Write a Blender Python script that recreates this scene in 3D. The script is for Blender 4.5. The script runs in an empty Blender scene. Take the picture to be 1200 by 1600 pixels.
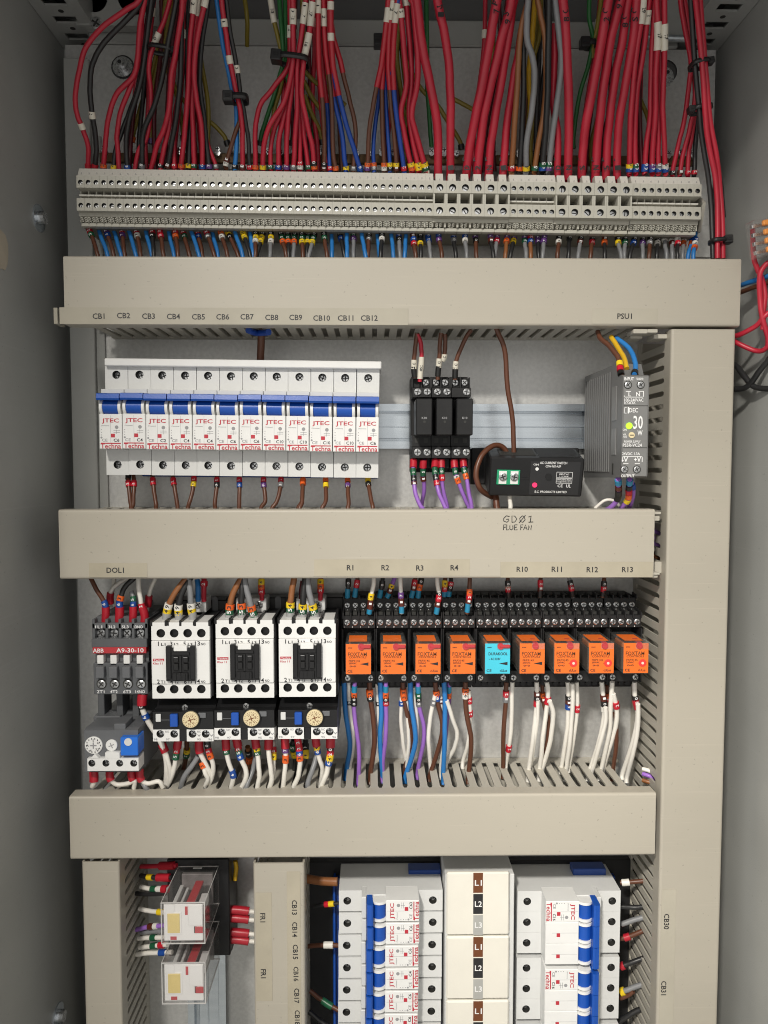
import bpy, bmesh, math, random
from mathutils import Vector, Matrix, Euler
random.seed(7)
C = bpy.context.scene.collection
SC = bpy.context.scene
S = 0.001                      # everything below is written in millimetres
# ------------------------------------------------------------------ camera
F_PX, DIST = 1202.0, 657.0     # focal length in photo pixels, camera to back plate (mm)
PITCH, YAW = math.radians(3.4), math.radians(0.86)
cam_d = bpy.data.cameras.new('camera'); cam = bpy.data.objects.new('camera', cam_d); C.objects.link(cam)
cam.location = (0, -DIST*S, 0)
cam.rotation_euler = (math.pi/2-PITCH, 0, -YAW)
cam_d.sensor_fit = 'AUTO'; cam_d.sensor_width = 36.0; cam_d.lens = 36.0*F_PX/1600.0
cam_d.clip_start = 0.01; cam_d.clip_end = 50
SC.camera = cam
RC = cam.rotation_euler.to_matrix()
# ------------------------------------------------------------------ world and lamp
w = bpy.data.worlds.new('World'); SC.world = w; w.use_nodes = True
bg = w.node_tree.nodes['Background']; wn = w.node_tree; wt = wn.nodes.new('ShaderNodeTexCoord'); wd = wn.nodes.new('ShaderNodeVectorMath'); wd.operation = 'DOT_PRODUCT'; wa = wn.nodes.new('ShaderNodeMapRange'); wa.inputs['From Min'].default_value = -1
wd.inputs[1].default_value = (-0.82, -0.38, 0.43); wn.links.new(wt.outputs['Generated'], wd.inputs[0])
wr = wn.nodes.new('ShaderNodeValToRGB'); wr.color_ramp.elements[0].position = 0.0; wr.color_ramp.elements[0].color = (0.30, 0.29, 0.27, 1)
wr.color_ramp.elements[1].position = 1.0; wr.color_ramp.elements[1].color = (1.25, 1.22, 1.16, 1)     # made-up room glow: brighter from left, front and above, dimmer from the right
wn.links.new(wd.outputs['Value'], wa.inputs['Value']); wn.links.new(wa.outputs[0], wr.inputs[0]); wn.links.new(wr.outputs[0], bg.inputs[0]); bg.inputs[1].default_value = 0.80
ld = bpy.data.lights.new('ceiling_lamp', 'AREA'); ld.shape = 'RECTANGLE'; ld.size = 0.13; ld.size_y = 0.08
ld.energy = 1.78; ld.spread = math.radians(45); ld.color = (1.0, 0.95, 0.86)
lamp = bpy.data.objects.new('ceiling_lamp', ld); C.objects.link(lamp)
LP = Vector((-0.35, -1.30, 0.80)); lamp.location = LP
lamp.rotation_euler = (Vector((0.22, 0, -0.37))-LP).to_track_quat('-Z', 'Y').to_euler()
SC.view_settings.view_transform = 'Standard'; SC.view_settings.look = 'None'
SC.view_settings.gamma = 1; SC.view_settings.use_curve_mapping = False; SC.view_settings.exposure = 0
SC.render.engine = 'CYCLES'; SC.cycles.filter_width = 1.05
# ------------------------------------------------------------------ materials
def mat(name, col, rough=0.5, metal=0.0, var=0.06, scale=60, bump=0.03, bscale=900, spec=0.5, stretch=None, coat=0, scratch=False):
    m = bpy.data.materials.new(name); m.use_nodes = True
    nt = m.node_tree; b = nt.nodes['Principled BSDF']
    b.inputs['Roughness'].default_value = rough; b.inputs['Metallic'].default_value = metal
    b.inputs['Specular IOR Level'].default_value = spec
    if coat: b.inputs['Coat Weight'].default_value = coat
    tc = nt.nodes.new('ShaderNodeTexCoord'); mp = nt.nodes.new('ShaderNodeMapping')
    nt.links.new(tc.outputs['Object'], mp.inputs['Vector'])
    if stretch: mp.inputs['Scale'].default_value = stretch
    n = nt.nodes.new('ShaderNodeTexNoise'); n.inputs['Scale'].default_value = scale; n.inputs['Detail'].default_value = 5
    nt.links.new(mp.outputs[0], n.inputs['Vector'])
    r = nt.nodes.new('ShaderNodeValToRGB')
    r.color_ramp.elements[0].position = 0.3; r.color_ramp.elements[1].position = 0.7
    r.color_ramp.elements[0].color = tuple(max(0, c*(1-var)) for c in col)+(1,)
    r.color_ramp.elements[1].color = tuple(min(1, c*(1+var)) for c in col)+(1,)
    nt.links.new(n.outputs['Fac'], r.inputs['Fac']); nt.links.new(r.outputs['Color'], b.inputs['Base Color'])
    rr = nt.nodes.new('ShaderNodeMapRange'); rr.inputs['To Min'].default_value = max(0.02, rough-0.08); rr.inputs['To Max'].default_value = min(1, rough+0.08)
    nt.links.new(n.outputs['Fac'], rr.inputs['Value']); nt.links.new(rr.outputs[0], b.inputs['Roughness'])
    if scratch:
        m3 = nt.nodes.new('ShaderNodeMapping'); m3.inputs['Scale'].default_value = (6, 1, 260); m3.inputs['Rotation'].default_value = (0, 0.06, 0); nt.links.new(tc.outputs['Object'], m3.inputs['Vector'])
        n3 = nt.nodes.new('ShaderNodeTexNoise'); n3.inputs['Scale'].default_value = 3.2; n3.inputs['Detail'].default_value = 6; nt.links.new(m3.outputs[0], n3.inputs['Vector'])
        r3 = nt.nodes.new('ShaderNodeValToRGB'); r3.color_ramp.elements[0].position = 0.62; r3.color_ramp.elements[1].position = 0.80; nt.links.new(n3.outputs['Fac'], r3.inputs['Fac'])
        n4 = nt.nodes.new('ShaderNodeTexNoise'); n4.inputs['Scale'].default_value = 420; n4.inputs['Detail'].default_value = 1; nt.links.new(tc.outputs['Object'], n4.inputs['Vector'])
        r4 = nt.nodes.new('ShaderNodeValToRGB'); r4.color_ramp.elements[0].position = 0.745; r4.color_ramp.elements[1].position = 0.78; nt.links.new(n4.outputs['Fac'], r4.inputs['Fac'])
        x3 = nt.nodes.new('ShaderNodeMix'); x3.data_type = 'RGBA'; x3.inputs['B'].default_value = tuple(min(1, c*1.16) for c in col)+(1,)
        f3 = nt.nodes.new('ShaderNodeMath'); f3.operation = 'MULTIPLY'; f3.inputs[1].default_value = 0.7; nt.links.new(r3.outputs[0], f3.inputs[0]); nt.links.new(f3.outputs[0], x3.inputs['Factor'])
        nt.links.new(r.outputs['Color'], x3.inputs['A'])
        x4 = nt.nodes.new('ShaderNodeMix'); x4.data_type = 'RGBA'; x4.inputs['B'].default_value = tuple(c*0.55 for c in col)+(1,)
        f4 = nt.nodes.new('ShaderNodeMath'); f4.operation = 'MULTIPLY'; f4.inputs[1].default_value = 0.5; nt.links.new(r4.outputs[0], f4.inputs[0]); nt.links.new(f4.outputs[0], x4.inputs['Factor'])
        nt.links.new(x3.outputs['Result'], x4.inputs['A']); nt.links.new(x4.outputs['Result'], b.inputs['Base Color'])
    if bump:
        n2 = nt.nodes.new('ShaderNodeTexNoise'); n2.inputs['Scale'].default_value = bscale; n2.inputs['Detail'].default_value = 3
        nt.links.new(mp.outputs[0], n2.inputs['Vector'])
        bp = nt.nodes.new('ShaderNodeBump'); bp.inputs['Strength'].default_value = bump*4; bp.inputs['Distance'].default_value = 0.0004
        nt.links.new(n2.outputs['Fac'], bp.inputs['Height']); nt.links.new(bp.outputs[0], b.inputs['Normal'])
    return m
def emit(name, col, strength, base=(0.3, 0.02, 0.02)):
    m = bpy.data.materials.new(name); m.use_nodes = True; b = m.node_tree.nodes['Principled BSDF']
    b.inputs['Base Color'].default_value = base+(1,); b.inputs['Emission Color'].default_value = col+(1,)
    b.inputs['Emission Strength'].default_value = strength; return m
def clear(name, tint=(0.9, 0.9, 0.88), gloss=1.0, rough=0.08, white=0.0):
    m = bpy.data.materials.new(name); m.use_nodes = True; nt = m.node_tree
    for n in list(nt.nodes): nt.nodes.remove(n)
    out = nt.nodes.new('ShaderNodeOutputMaterial'); tr = nt.nodes.new('ShaderNodeBsdfTransparent'); tr.inputs[0].default_value = tint+(1,)
    gl = nt.nodes.new('ShaderNodeBsdfGlossy'); gl.inputs['Roughness'].default_value = rough
    lw = nt.nodes.new('ShaderNodeLayerWeight'); lw.inputs['Blend'].default_value = 0.5
    pw = nt.nodes.new('ShaderNodeMath'); pw.operation = 'POWER'; pw.inputs[1].default_value = 4.0; nt.links.new(lw.outputs['Facing'], pw.inputs[0])
    ma = nt.nodes.new('ShaderNodeMath'); ma.operation = 'MULTIPLY_ADD'; ma.inputs[1].default_value = 0.6*gloss; ma.inputs[2].default_value = 0.045; nt.links.new(pw.outputs[0], ma.inputs[0])
    mx = nt.nodes.new('ShaderNodeMixShader'); nt.links.new(ma.outputs[0], mx.inputs[0])
    nt.links.new(tr.outputs[0], mx.inputs[1]); nt.links.new(gl.outputs[0], mx.inputs[2])
    df = nt.nodes.new('ShaderNodeBsdfDiffuse'); df.inputs[0].default_value = (0.8, 0.8, 0.78, 1)
    m2 = nt.nodes.new('ShaderNodeMixShader'); m2.inputs[0].default_value = white
    nt.links.new(mx.outputs[0], m2.inputs[1]); nt.links.new(df.outputs[0], m2.inputs[2])
    nt.links.new(m2.outputs[0], out.inputs['Surface']); return m
M = {}
M['cab'] = mat('grey_cabinet_paint', (0.38, 0.385, 0.37), 0.42, var=0.09, scale=9, bump=0.07, bscale=1100, scratch=True)
M['cabshade'] = mat('cabinet_recess_shade', (0.10, 0.10, 0.10), 0.6, var=0.08)  # cabinet grey darkened to stand in for shade in openings and under the roof
M['galv'] = mat('galvanised_sheet', (0.60, 0.60, 0.59), 0.36, metal=0.45, var=0.09, scale=330, bump=0.05, bscale=900)
M['rail'] = mat('zinc_plated_rail', (0.66, 0.72, 0.78), 0.24, metal=0.9, var=0.08, scale=40, stretch=(0.2, 3, 3), bump=0.02)
M['trunk'] = mat('stone_grey_pvc', (0.43, 0.398, 0.335), 0.38, var=0.05, scale=7, bump=0.02, bscale=900, stretch=(0.3, 1, 1.6), scratch=True)
M['trunkin'] = mat('stone_grey_pvc_fingers', (0.46, 0.435, 0.375), 0.5, var=0.04, scale=20)
M['tape'] = mat('yellowed_tape', (0.425, 0.385, 0.30), 0.22, var=0.07, scale=40, bump=0.05, bscale=300)
M['tapeclear'] = mat('clear_tape_film', (0.44, 0.41, 0.34), 0.16, var=0.04, scale=40, bump=0.05, bscale=200)
M['term'] = mat('terminal_beige', (0.53, 0.515, 0.45), 0.5, var=0.05, scale=90)
M['termshade'] = mat('terminal_recess_shade', (0.20, 0.19, 0.155), 0.6)  # dark backing, recess shade between the ribs put into the colour
M['termtag'] = mat('terminal_tag_white', (0.72, 0.70, 0.64), 0.5)
M['hole'] = mat('hole_dark', (0.03, 0.03, 0.028), 0.7)
M['screw'] = mat('zinc_screw', (0.62, 0.63, 0.64), 0.28, metal=0.95, var=0.2, scale=500)
M['slot'] = mat('screw_slot', (0.03, 0.03, 0.03), 0.6)
M['brass'] = mat('brass_bar', (0.13, 0.075, 0.03), 0.55, metal=0.3, var=0.15)
M['mcb'] = mat('breaker_grey_white', (0.68, 0.685, 0.68), 0.42, var=0.025)
M['mcbw'] = mat('breaker_label_white', (0.80, 0.80, 0.79), 0.4, var=0.02)
M['white'] = mat('white_plastic', (0.80, 0.80, 0.79), 0.4, var=0.02)
M['greyl'] = mat('grey_phase_label', (0.42, 0.42, 0.40), 0.5)
M['inner'] = mat('relay_inner', (0.10, 0.075, 0.06), 0.5)
M['innero'] = mat('relay_inner_frame', (0.45, 0.16, 0.06), 0.5)
M['orangel'] = mat('orange_lever', (0.75, 0.28, 0.06), 0.35)
M['cream'] = mat('cream_plastic', (0.80, 0.77, 0.69), 0.38, var=0.02)
M['tog'] = mat('blue_toggle', (0.008, 0.08, 0.42), 0.36, var=0.06)
M['togb'] = mat('bright_blue_toggle', (0.015, 0.16, 0.68), 0.33, var=0.06)
M['blueb'] = mat('dark_blue_busbar', (0.01, 0.05, 0.25), 0.4)
M['black'] = mat('black_plastic', (0.012, 0.012, 0.013), 0.38, var=0.15, scale=50, spec=0.38)
M['blackm'] = mat('black_matt_plastic', (0.018, 0.018, 0.019), 0.5, var=0.15, scale=50, spec=0.3)
M['dkgrey'] = mat('dark_grey_plastic', (0.105, 0.11, 0.118), 0.45, var=0.07)
M['mdgrey'] = mat('mid_grey_plastic', (0.135, 0.14, 0.15), 0.45, var=0.06)
M['psu'] = mat('warm_grey_plastic', (0.155, 0.155, 0.155), 0.42, var=0.06)
M['psuf'] = mat('warm_grey_front', (0.20, 0.20, 0.198), 0.42, var=0.05)
M['redp'] = mat('red_plastic', (0.48, 0.04, 0.05), 0.4)
M['redlab'] = mat('red_print', (0.50, 0.03, 0.05), 0.5)
M['ink'] = mat('black_ink', (0.02, 0.02, 0.022), 0.5)
M['greyink'] = mat('grey_ink', (0.30, 0.30, 0.31), 0.5)
M['inkw'] = mat('white_ink', (0.82, 0.82, 0.82), 0.5)
M['inko'] = mat('brown_ink', (0.16, 0.05, 0.015), 0.5)
M['orange'] = mat('orange_label', (0.84, 0.165, 0.02), 0.45, var=0.03)
M['cyan'] = mat('cyan_label', (0.06, 0.55, 0.72), 0.45, var=0.03)
M['dial'] = mat('cream_dial', (0.72, 0.61, 0.38), 0.4)
M['ylw'] = mat('yellow_film', (0.72, 0.58, 0.22), 0.35)
M['greent'] = mat('green_terminal', (0.02, 0.33, 0.16), 0.45)
M['clear'] = clear('clear_cover', (0.95, 0.945, 0.935), white=0.05)
M['clear2'] = clear('clear_case', (0.955, 0.945, 0.945), white=0.05)
M['edge'] = mat('clear_plastic_edge', (0.55, 0.54, 0.53), 0.2)
M['mech'] = mat('relay_mechanism', (0.22, 0.20, 0.20), 0.4, var=0.3, scale=120)
M['smoke'] = clear('smoked_case', (0.30, 0.25, 0.22), white=0.05)
M['ledr'] = emit('red_led', (1.0, 0.16, 0.12), 5.0)
M['ledrd_glow'] = emit('dim_red_led_and_glow', (1.0, 0.02, 0.012), 1.5)  # also colours the disc that imitates LED glow on the relay label
M['ledp'] = emit('pink_led', (1.0, 0.03, 0.16), 1.2)
M['ledg'] = emit('green_led', (0.45, 1.0, 0.03), 1.6, (0.1, 0.3, 0.02))
M['tie'] = mat('black_nylon', (0.015, 0.015, 0.016), 0.35)
M['paper'] = mat('torn_paper', (0.50, 0.45, 0.36), 0.8)
def wm(n, c, r=0.38): M[n] = mat('pvc_'+n, c, r, var=0.08, scale=50, bump=0.02, bscale=400)
wm('red', (0.47, 0.018, 0.04)); wm('black', (0.016, 0.016, 0.017)) ; M['wblack'] = mat('pvc_black', (0.02, 0.02, 0.021), 0.36, var=0.1)
M['black'] = mat('black_plastic', (0.012, 0.012, 0.013), 0.38, var=0.15, scale=50, spec=0.38)
wm('blue', (0.025, 0.20, 0.55)); wm('dblue', (0.012, 0.06, 0.33)); wm('brown', (0.115, 0.042, 0.022)); wm('tan', (0.26, 0.10, 0.035))
wm('grey', (0.22, 0.225, 0.235)); wm('wwhite', (0.82, 0.79, 0.73)); wm('violet', (0.33, 0.15, 0.56)); wm('green', (0.02, 0.14, 0.035))
wm('ylg', (0.22, 0.17, 0.02)); wm('yellow', (0.70, 0.42, 0.02)); wm('maroon', (0.10, 0.008, 0.015))
WNAME = {'red': 'red', 'wblack': 'black', 'blue': 'blue', 'dblue': 'dark blue', 'brown': 'brown', 'tan': 'tan brown', 'grey': 'grey', 'wwhite': 'white',
         'violet': 'violet', 'green': 'green', 'ylg': 'yellow-green', 'yellow': 'yellow', 'maroon': 'maroon'}
for k, c in {'0': (0.015, 0.015, 0.015), '1': (0.10, 0.02, 0.012), '2': (0.55, 0.012, 0.03), '3': (0.80, 0.13, 0.02), '4': (0.85, 0.60, 0.02), '5': (0.012, 0.10, 0.045),
             '6': (0.012, 0.07, 0.33), '7': (0.13, 0.05, 0.22), '8': (0.20, 0.20, 0.21), '9': (0.78, 0.76, 0.71), 'r': (0.45, 0.015, 0.03), 'b': (0.02, 0.24, 0.42), 'k': (0.012, 0.012, 0.012), 'w': (0.72, 0.68, 0.58), 'g': (0.30, 0.30, 0.31)}.items():
    M['c'+k] = mat('collar_'+k, c, 0.35, var=0.05)
M['wht'] = M['wwhite']
M['cwht'] = mat('collar_wht', (0.36, 0.36, 0.36), 0.35)
CNAME = {'0': 'black', '1': 'brown', '2': 'red', '3': 'orange', '4': 'yellow', '5': 'green', '6': 'blue', '7': 'violet', '8': 'grey', '9': 'white', 'r': 'red', 'b': 'blue', 'k': 'black', 'w': 'cream', 'g': 'grey'}
# ------------------------------------------------------------------ pixel -> place
def P(px, py, d):
    v = RC @ Vector(((px-600)/F_PX, -(py-800)/F_PX, -1)); t = (DIST-d)/v.y
    return (v.x*t, d, v.z*t)
def PB(x0, y0, x1, y1, d):
    a = P(x0, (y0+y1)/2, d); b = P(x1, (y0+y1)/2, d); c = P((x0+x1)/2, y0, d); e = P((x0+x1)/2, y1, d)
    return a[0], b[0], e[2], c[2]
def mm(px, d): return px*(DIST-d)/F_PX
# ------------------------------------------------------------------ objects
def thing(name, label, cat, loc, group=None, kind=None):
    o = bpy.data.objects.new(name, None); C.objects.link(o); o.empty_display_size = 0.01
    o.location = (loc[0]*S, -loc[1]*S, loc[2]*S); o['label'] = label; o['category'] = cat
    if group: o['group'] = group
    if kind: o['kind'] = kind
    return o
def tag(o, label, cat, group=None, kind=None):
    if label: o['label'] = label
    if cat: o['category'] = cat
    if group: o['group'] = group
    if kind: o['kind'] = kind
    return o
def wloc(o):
    v = Vector((0, 0, 0))
    while o: v += o.location; o = o.parent
    return v
def dup(root, dx, dz, label, skip=()):
    r = root.copy(); C.objects.link(r); r.location = root.location+Vector((dx*S, 0, dz*S)); r['label'] = label
    for ch in list(root.children):
        if ch.name.split('.')[0] in skip: continue
        c = ch.copy(); C.objects.link(c); c.parent = r
        for g in list(ch.children):
            e = g.copy(); C.objects.link(e); e.parent = c
    return r
ONES = 'zeroth first second third fourth fifth sixth seventh eighth ninth tenth eleventh twelfth thirteenth fourteenth fifteenth sixteenth seventeenth eighteenth nineteenth'.split()
TENS = {2: 'twent', 3: 'thirt', 4: 'fort', 5: 'fift', 6: 'sixt', 7: 'sevent', 8: 'eight', 9: 'ninet'}
def ordn(n):
    if n < 20: return ONES[n]
    t, u = divmod(n, 10)
    return TENS[t]+'ieth' if u == 0 else TENS[t]+'y-'+ONES[u]
_tc = {}
def text_mesh(s):
    if s in _tc: return _tc[s]
    cu = bpy.data.curves.new('t', 'FONT'); cu.body = s; cu.resolution_u = 2; cu.offset = 0.016
    ob = bpy.data.objects.new('t', cu); C.objects.link(ob); bpy.context.view_layer.update()
    me = bpy.data.meshes.new_from_object(ob)
    vs = [(v.co.x, v.co.y) for v in me.vertices]; fs = [tuple(p.vertices) for p in me.polygons]
    bpy.data.objects.remove(ob); bpy.data.curves.remove(cu); bpy.data.meshes.remove(me)
    x0 = min(v[0] for v in vs); x1 = max(v[0] for v in vs); y0 = min(v[1] for v in vs); y1 = max(v[1] for v in vs)
    _tc[s] = ([(v[0]-(x0+x1)/2, v[1]-(y0+y1)/2) for v in vs], fs, x1-x0, y1-y0)
    return _tc[s]
class MB:
    """collects shapes in millimetres: x right, d out of the back plate, z up; builds ONE mesh object"""
    def __init__(s): s.v = []; s.f = []; s.m = []; s.s = []; s.mats = []
    def mi(s, m):
        m = M[m] if isinstance(m, str) else m
        if m not in s.mats: s.mats.append(m)
        return s.mats.index(m)
    def add(s, vs, fs, m, smooth=False):
        o = len(s.v); s.v += [tuple(v) for v in vs]; k = s.mi(m)
        for f in fs: s.f.append(tuple(i+o for i in f)); s.m.append(k); s.s.append(smooth)
    def box(s, x0, x1, d0, d1, z0, z1, m, b=0.0, front=True):
        b = min(b, abs(x1-x0)*.45, abs(d1-d0)*.45, abs(z1-z0)*.45)
        if b <= 0:
            vs = [(x, d, z) for x in (x0, x1) for d in (d0, d1) for z in (z0, z1)]
            fs = [(0, 1, 3, 2), (4, 6, 7, 5), (0, 4, 5, 1), (0, 2, 6, 4), (1, 5, 7, 3)]
            if front: fs.append((2, 3, 7, 6))
            s.add(vs, fs, m); return
        vs = []; idx = {}
        X = (x0, x1); D = (d0, d1); Z = (z0, z1)
        for i in (0, 1):
            for j in (0, 1):
                for k in (0, 1):
                    sx = b if i == 0 else -b; sd = b if j == 0 else -b; sz = b if k == 0 else -b
                    for a, v in (('x', (X[i], D[j]+sd, Z[k]+sz)), ('d', (X[i]+sx, D[j], Z[k]+sz)), ('z', (X[i]+sx, D[j]+sd, Z[k]))):
                        idx[(i, j, k, a)] = len(vs); vs.append(v)
        q = lambda *t: tuple(idx[u] for u in t)
        fs = []
        for i in (0, 1): fs.append(q((i, 0, 0, 'x'), (i, 1, 0, 'x'), (i, 1, 1, 'x'), (i, 0, 1, 'x')))
        for j in (0, 1): fs.append(q((0, j, 0, 'd'), (1, j, 0, 'd'), (1, j, 1, 'd'), (0, j, 1, 'd')))
        for k in (0, 1): fs.append(q((0, 0, k, 'z'), (1, 0, k, 'z'), (1, 1, k, 'z'), (0, 1, k, 'z')))
        for i in (0, 1):
            for j in (0, 1): fs.append(q((i, j, 0, 'x'), (i, j, 1, 'x'), (i, j, 1, 'd'), (i, j, 0, 'd')))
        for i in (0, 1):
            for k in (0, 1): fs.append(q((i, 0, k, 'x'), (i, 1, k, 'x'), (i, 1, k, 'z'), (i, 0, k, 'z')))
        for j in (0, 1):
            for k in (0, 1): fs.append(q((0, j, k, 'd'), (1, j, k, 'd'), (1, j, k, 'z'), (0, j, k, 'z')))
        for i in (0, 1):
            for j in (0, 1):
                for k in (0, 1): fs.append(q((i, j, k, 'x'), (i, j, k, 'd'), (i, j, k, 'z')))
        s.add(vs, fs, m)
    def pbox(s, x0, y0, x1, y1, d0, d1, m, b=0.3):
        X0, X1, Z0, Z1 = PB(x0, y0, x1, y1, d1); s.box(X0, X1, d0, d1, Z0, Z1, m, b)
    def prism(s, poly, axis, a0, a1, m, smooth=False, caps=True):
        n = len(poly)
        def pt(u, v, a): return {'x': (a, u, v), 'z': (u, v, a), 'd': (u, a, v)}[axis]
        vs = [pt(u, v, a0) for u, v in poly]+[pt(u, v, a1) for u, v in poly]
        s.add(vs, [(i, (i+1) % n, n+(i+1) % n, n+i) for i in range(n)], m, smooth)
        if caps: s.add(vs, [tuple(range(n)), tuple(range(n, 2*n))], m)
    def cyl(s, c, axis, r0, r1, h, m, n=16, caps=(True, True)):
        def pt(a, r, t): 
            u, v = r*math.cos(a), r*math.sin(a)
            return {'d': (c[0]+u, c[1]+t, c[2]+v), 'x': (c[0]+t, c[1]+u, c[2]+v), 'z': (c[0]+u, c[1]+v, c[2]+t)}[axis]
        A = [2*math.pi*i/n for i in range(n)]
        vs = [pt(a, r0, 0) for a in A]+[pt(a, r1, h) for a in A]
        s.add(vs, [(i, (i+1) % n, n+(i+1) % n, n+i) for i in range(n)], m, True)
        if caps[0]: s.add(vs[:n], [tuple(range(n))], m)
        if caps[1]: s.add(vs[n:], [tuple(range(n))], m)
    def disc(s, x, z, d, r, h, m, n=18, b=0.0):
        if b: s.cyl((x, d, z), 'd', r, r, h-b, m, n, (False, False)); s.cyl((x, d+h-b, z), 'd', r, r-b, b, m, n, (False, True))
        else: s.cyl((x, d, z), 'd', r, r, h, m, n, (False, True))
    def screw(s, x, z, d, r, rot=None, slot=False, h=0.7):
        """cross head screw whose head rises from d"""
        rot = random.uniform(0, 3.14) if rot is None else rot
        s.cyl((x, d, z), 'd', r, r, h*0.7, 'screw', 14, (False, False)); s.cyl((x, d+h*0.7, z), 'd', r, r*0.78, h*0.3, 'screw', 14, (False, True))
        for k in range(1 if slot else 2):
            a = rot+k*math.pi/2; ca, sa = math.cos(a), math.sin(a); L, W = r*0.72, r*0.15
            q = [(x+ca*p-sa*t, z+sa*p+ca*t) for p, t in ((-L, -W), (L, -W), (L, W), (-L, W))]
            s.prism(q, 'd', d+h*0.6, d+h+0.03+0.02*k, 'slot')
    def ring_face(s, x0, x1, z0, z1, d, cx, cz, r, depth, m, min_, n=16):
        A = sorted([2*math.pi*i/n+0.05 for i in range(n)]+[math.atan2(z-cz, x-cx) % (2*math.pi) for x in (x0, x1) for z in (z0, z1)])
        inn, out, bot = [], [], []
        for a in A:
            c, t = math.cos(a), math.sin(a); k = 1e9
            if c > 1e-9: k = min(k, (x1-cx)/c)
            if c < -1e-9: k = min(k, (x0-cx)/c)
            if t > 1e-9: k = min(k, (z1-cz)/t)
            if t < -1e-9: k = min(k, (z0-cz)/t)
            inn.append((cx+r*c, d, cz+r*t)); out.append((cx+k*c, d, cz+k*t)); bot.append((cx+r*c, d-depth, cz+r*t))
        n = len(A)
        s.add(inn+out, [(i, (i+1) % n, n+(i+1) % n, n+i) for i in range(n)], m)
        s.add(inn+bot, [(i, (i+1) % n, n+(i+1) % n, n+i) for i in range(n)], min_ , True)
        s.add(bot, [tuple(range(n))], min_)
    def hbox(s, x0, x1, d0, d1, z0, z1, m, holes, min_='hole', split='x', screw=0.0):
        """box whose front has real round holes (x, z, r, depth), laid out in one row or column"""
        s.box(x0, x1, d0, d1, z0, z1, m, 0, front=False)
        hs = sorted(holes, key=lambda h: h[0] if split == 'x' else h[1])
        for i, h in enumerate(hs):
            k = 0 if split == 'x' else 1; lo, hi = (x0, x1) if k == 0 else (z0, z1)
            a = lo if i == 0 else (hs[i-1][k]+h[k])/2; b = hi if i == len(hs)-1 else (h[k]+hs[i+1][k])/2
            if k == 0: s.ring_face(a, b, z0, z1, d1, h[0], h[1], h[2], h[3], m, min_)
            else: s.ring_face(x0, x1, a, b, d1, h[0], h[1], h[2], h[3], m, min_)
            if screw: s.screw(h[0], h[1], d1-h[3]+0.05, h[2]*screw)
    def tube(s, pts, r, m, n=8, caps=True):
        pts = [Vector(p) for p in pts]; rings = []; up = None
        rr = r if isinstance(r, (list, tuple)) else [r]*len(pts)
        for i, p in enumerate(pts):
            t = (pts[min(i+1, len(pts)-1)]-pts[max(i-1, 0)])
            if t.length < 1e-9: t = Vector((0, 0, 1))
            t.normalize()
            if up is None: up = Vector((1, 0, 0)) if abs(t.x) < 0.8 else Vector((0, 0, 1))
            b = t.cross(up); b.normalize(); up = b.cross(t); up.normalize()
            rings.append([p+rr[i]*(math.cos(2*math.pi*k/n)*up+math.sin(2*math.pi*k/n)*b) for k in range(n)])
        vs = [v for ring in rings for v in ring]; L = len(pts)
        s.add(vs, [(i*n+k, i*n+(k+1) % n, (i+1)*n+(k+1) % n, (i+1)*n+k) for i in range(L-1) for k in range(n)], m, True)
        if caps: s.add(rings[0], [tuple(range(n))], m); s.add(rings[-1], [tuple(range(n))], m)
    def text(s, st, x, z, d, h, m, w=None, rot=0.0):
        vs, fs, tw, th = text_mesh(st)
        k = h/max(th, 1e-6); kx = (w/tw) if w else k
        ca, sa = math.cos(rot), math.sin(rot)
        s.add([(x+ca*a*kx-sa*b*k, d, z+sa*a*kx+ca*b*k) for a, b in vs], fs, m)
    def ptext(s, st, px, py, d, hpx, m, wpx=None, rot=0.0):
        X, _, Z = P(px, py, d); s.text(st, X, Z, d, mm(hpx, d), m, mm(wpx, d) if wpx else None, math.radians(rot))
    def pscrew(s, px, py, d, rpx, **k):
        X, _, Z = P(px, py, d); s.screw(X, Z, d, mm(rpx, d), **k)
    def build(s, name, parent=None, origin=None, fix=True):
        o0 = Vector((0, 0, 0))
        if parent is not None: o0 = wloc(parent)
        elif origin is not None: o0 = Vector((origin[0]*S, -origin[1]*S, origin[2]*S))
        me = bpy.data.meshes.new(name)
        me.from_pydata([(x*S-o0.x, -d*S-o0.y, z*S-o0.z) for x, d, z in s.v], [], s.f)
        for m in s.mats: me.materials.append(m)
        me.polygons.foreach_set('material_index', s.m); me.polygons.foreach_set('use_smooth', s.s)
        me.update()
        if fix:
            bm = bmesh.new(); bm.from_mesh(me); bmesh.ops.recalc_face_normals(bm, faces=bm.faces[:]); bm.to_mesh(me); bm.free()
        o = bpy.data.objects.new(name, me); C.objects.link(o)
        if parent is not None: o.parent = parent
        elif origin is not None: o.location = o0
        return o
def catmull(pts, n=6):
    if len(pts) < 3: n = 8
    out = []; p = [pts[0]]+list(pts)+[pts[-1]]
    for i in range(1, len(p)-2):
        for k in range(n):
            t = k/n
            out.append(tuple(0.5*((2*b)+(-a+c)*t+(2*a-5*b+4*c-e)*t*t+(-a+3*b-3*c+e)*t**3) for a, b, c, e in zip(p[i-1], p[i], p[i+1], p[i+2])))
    out.append(tuple(pts[-1])); return out
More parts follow.
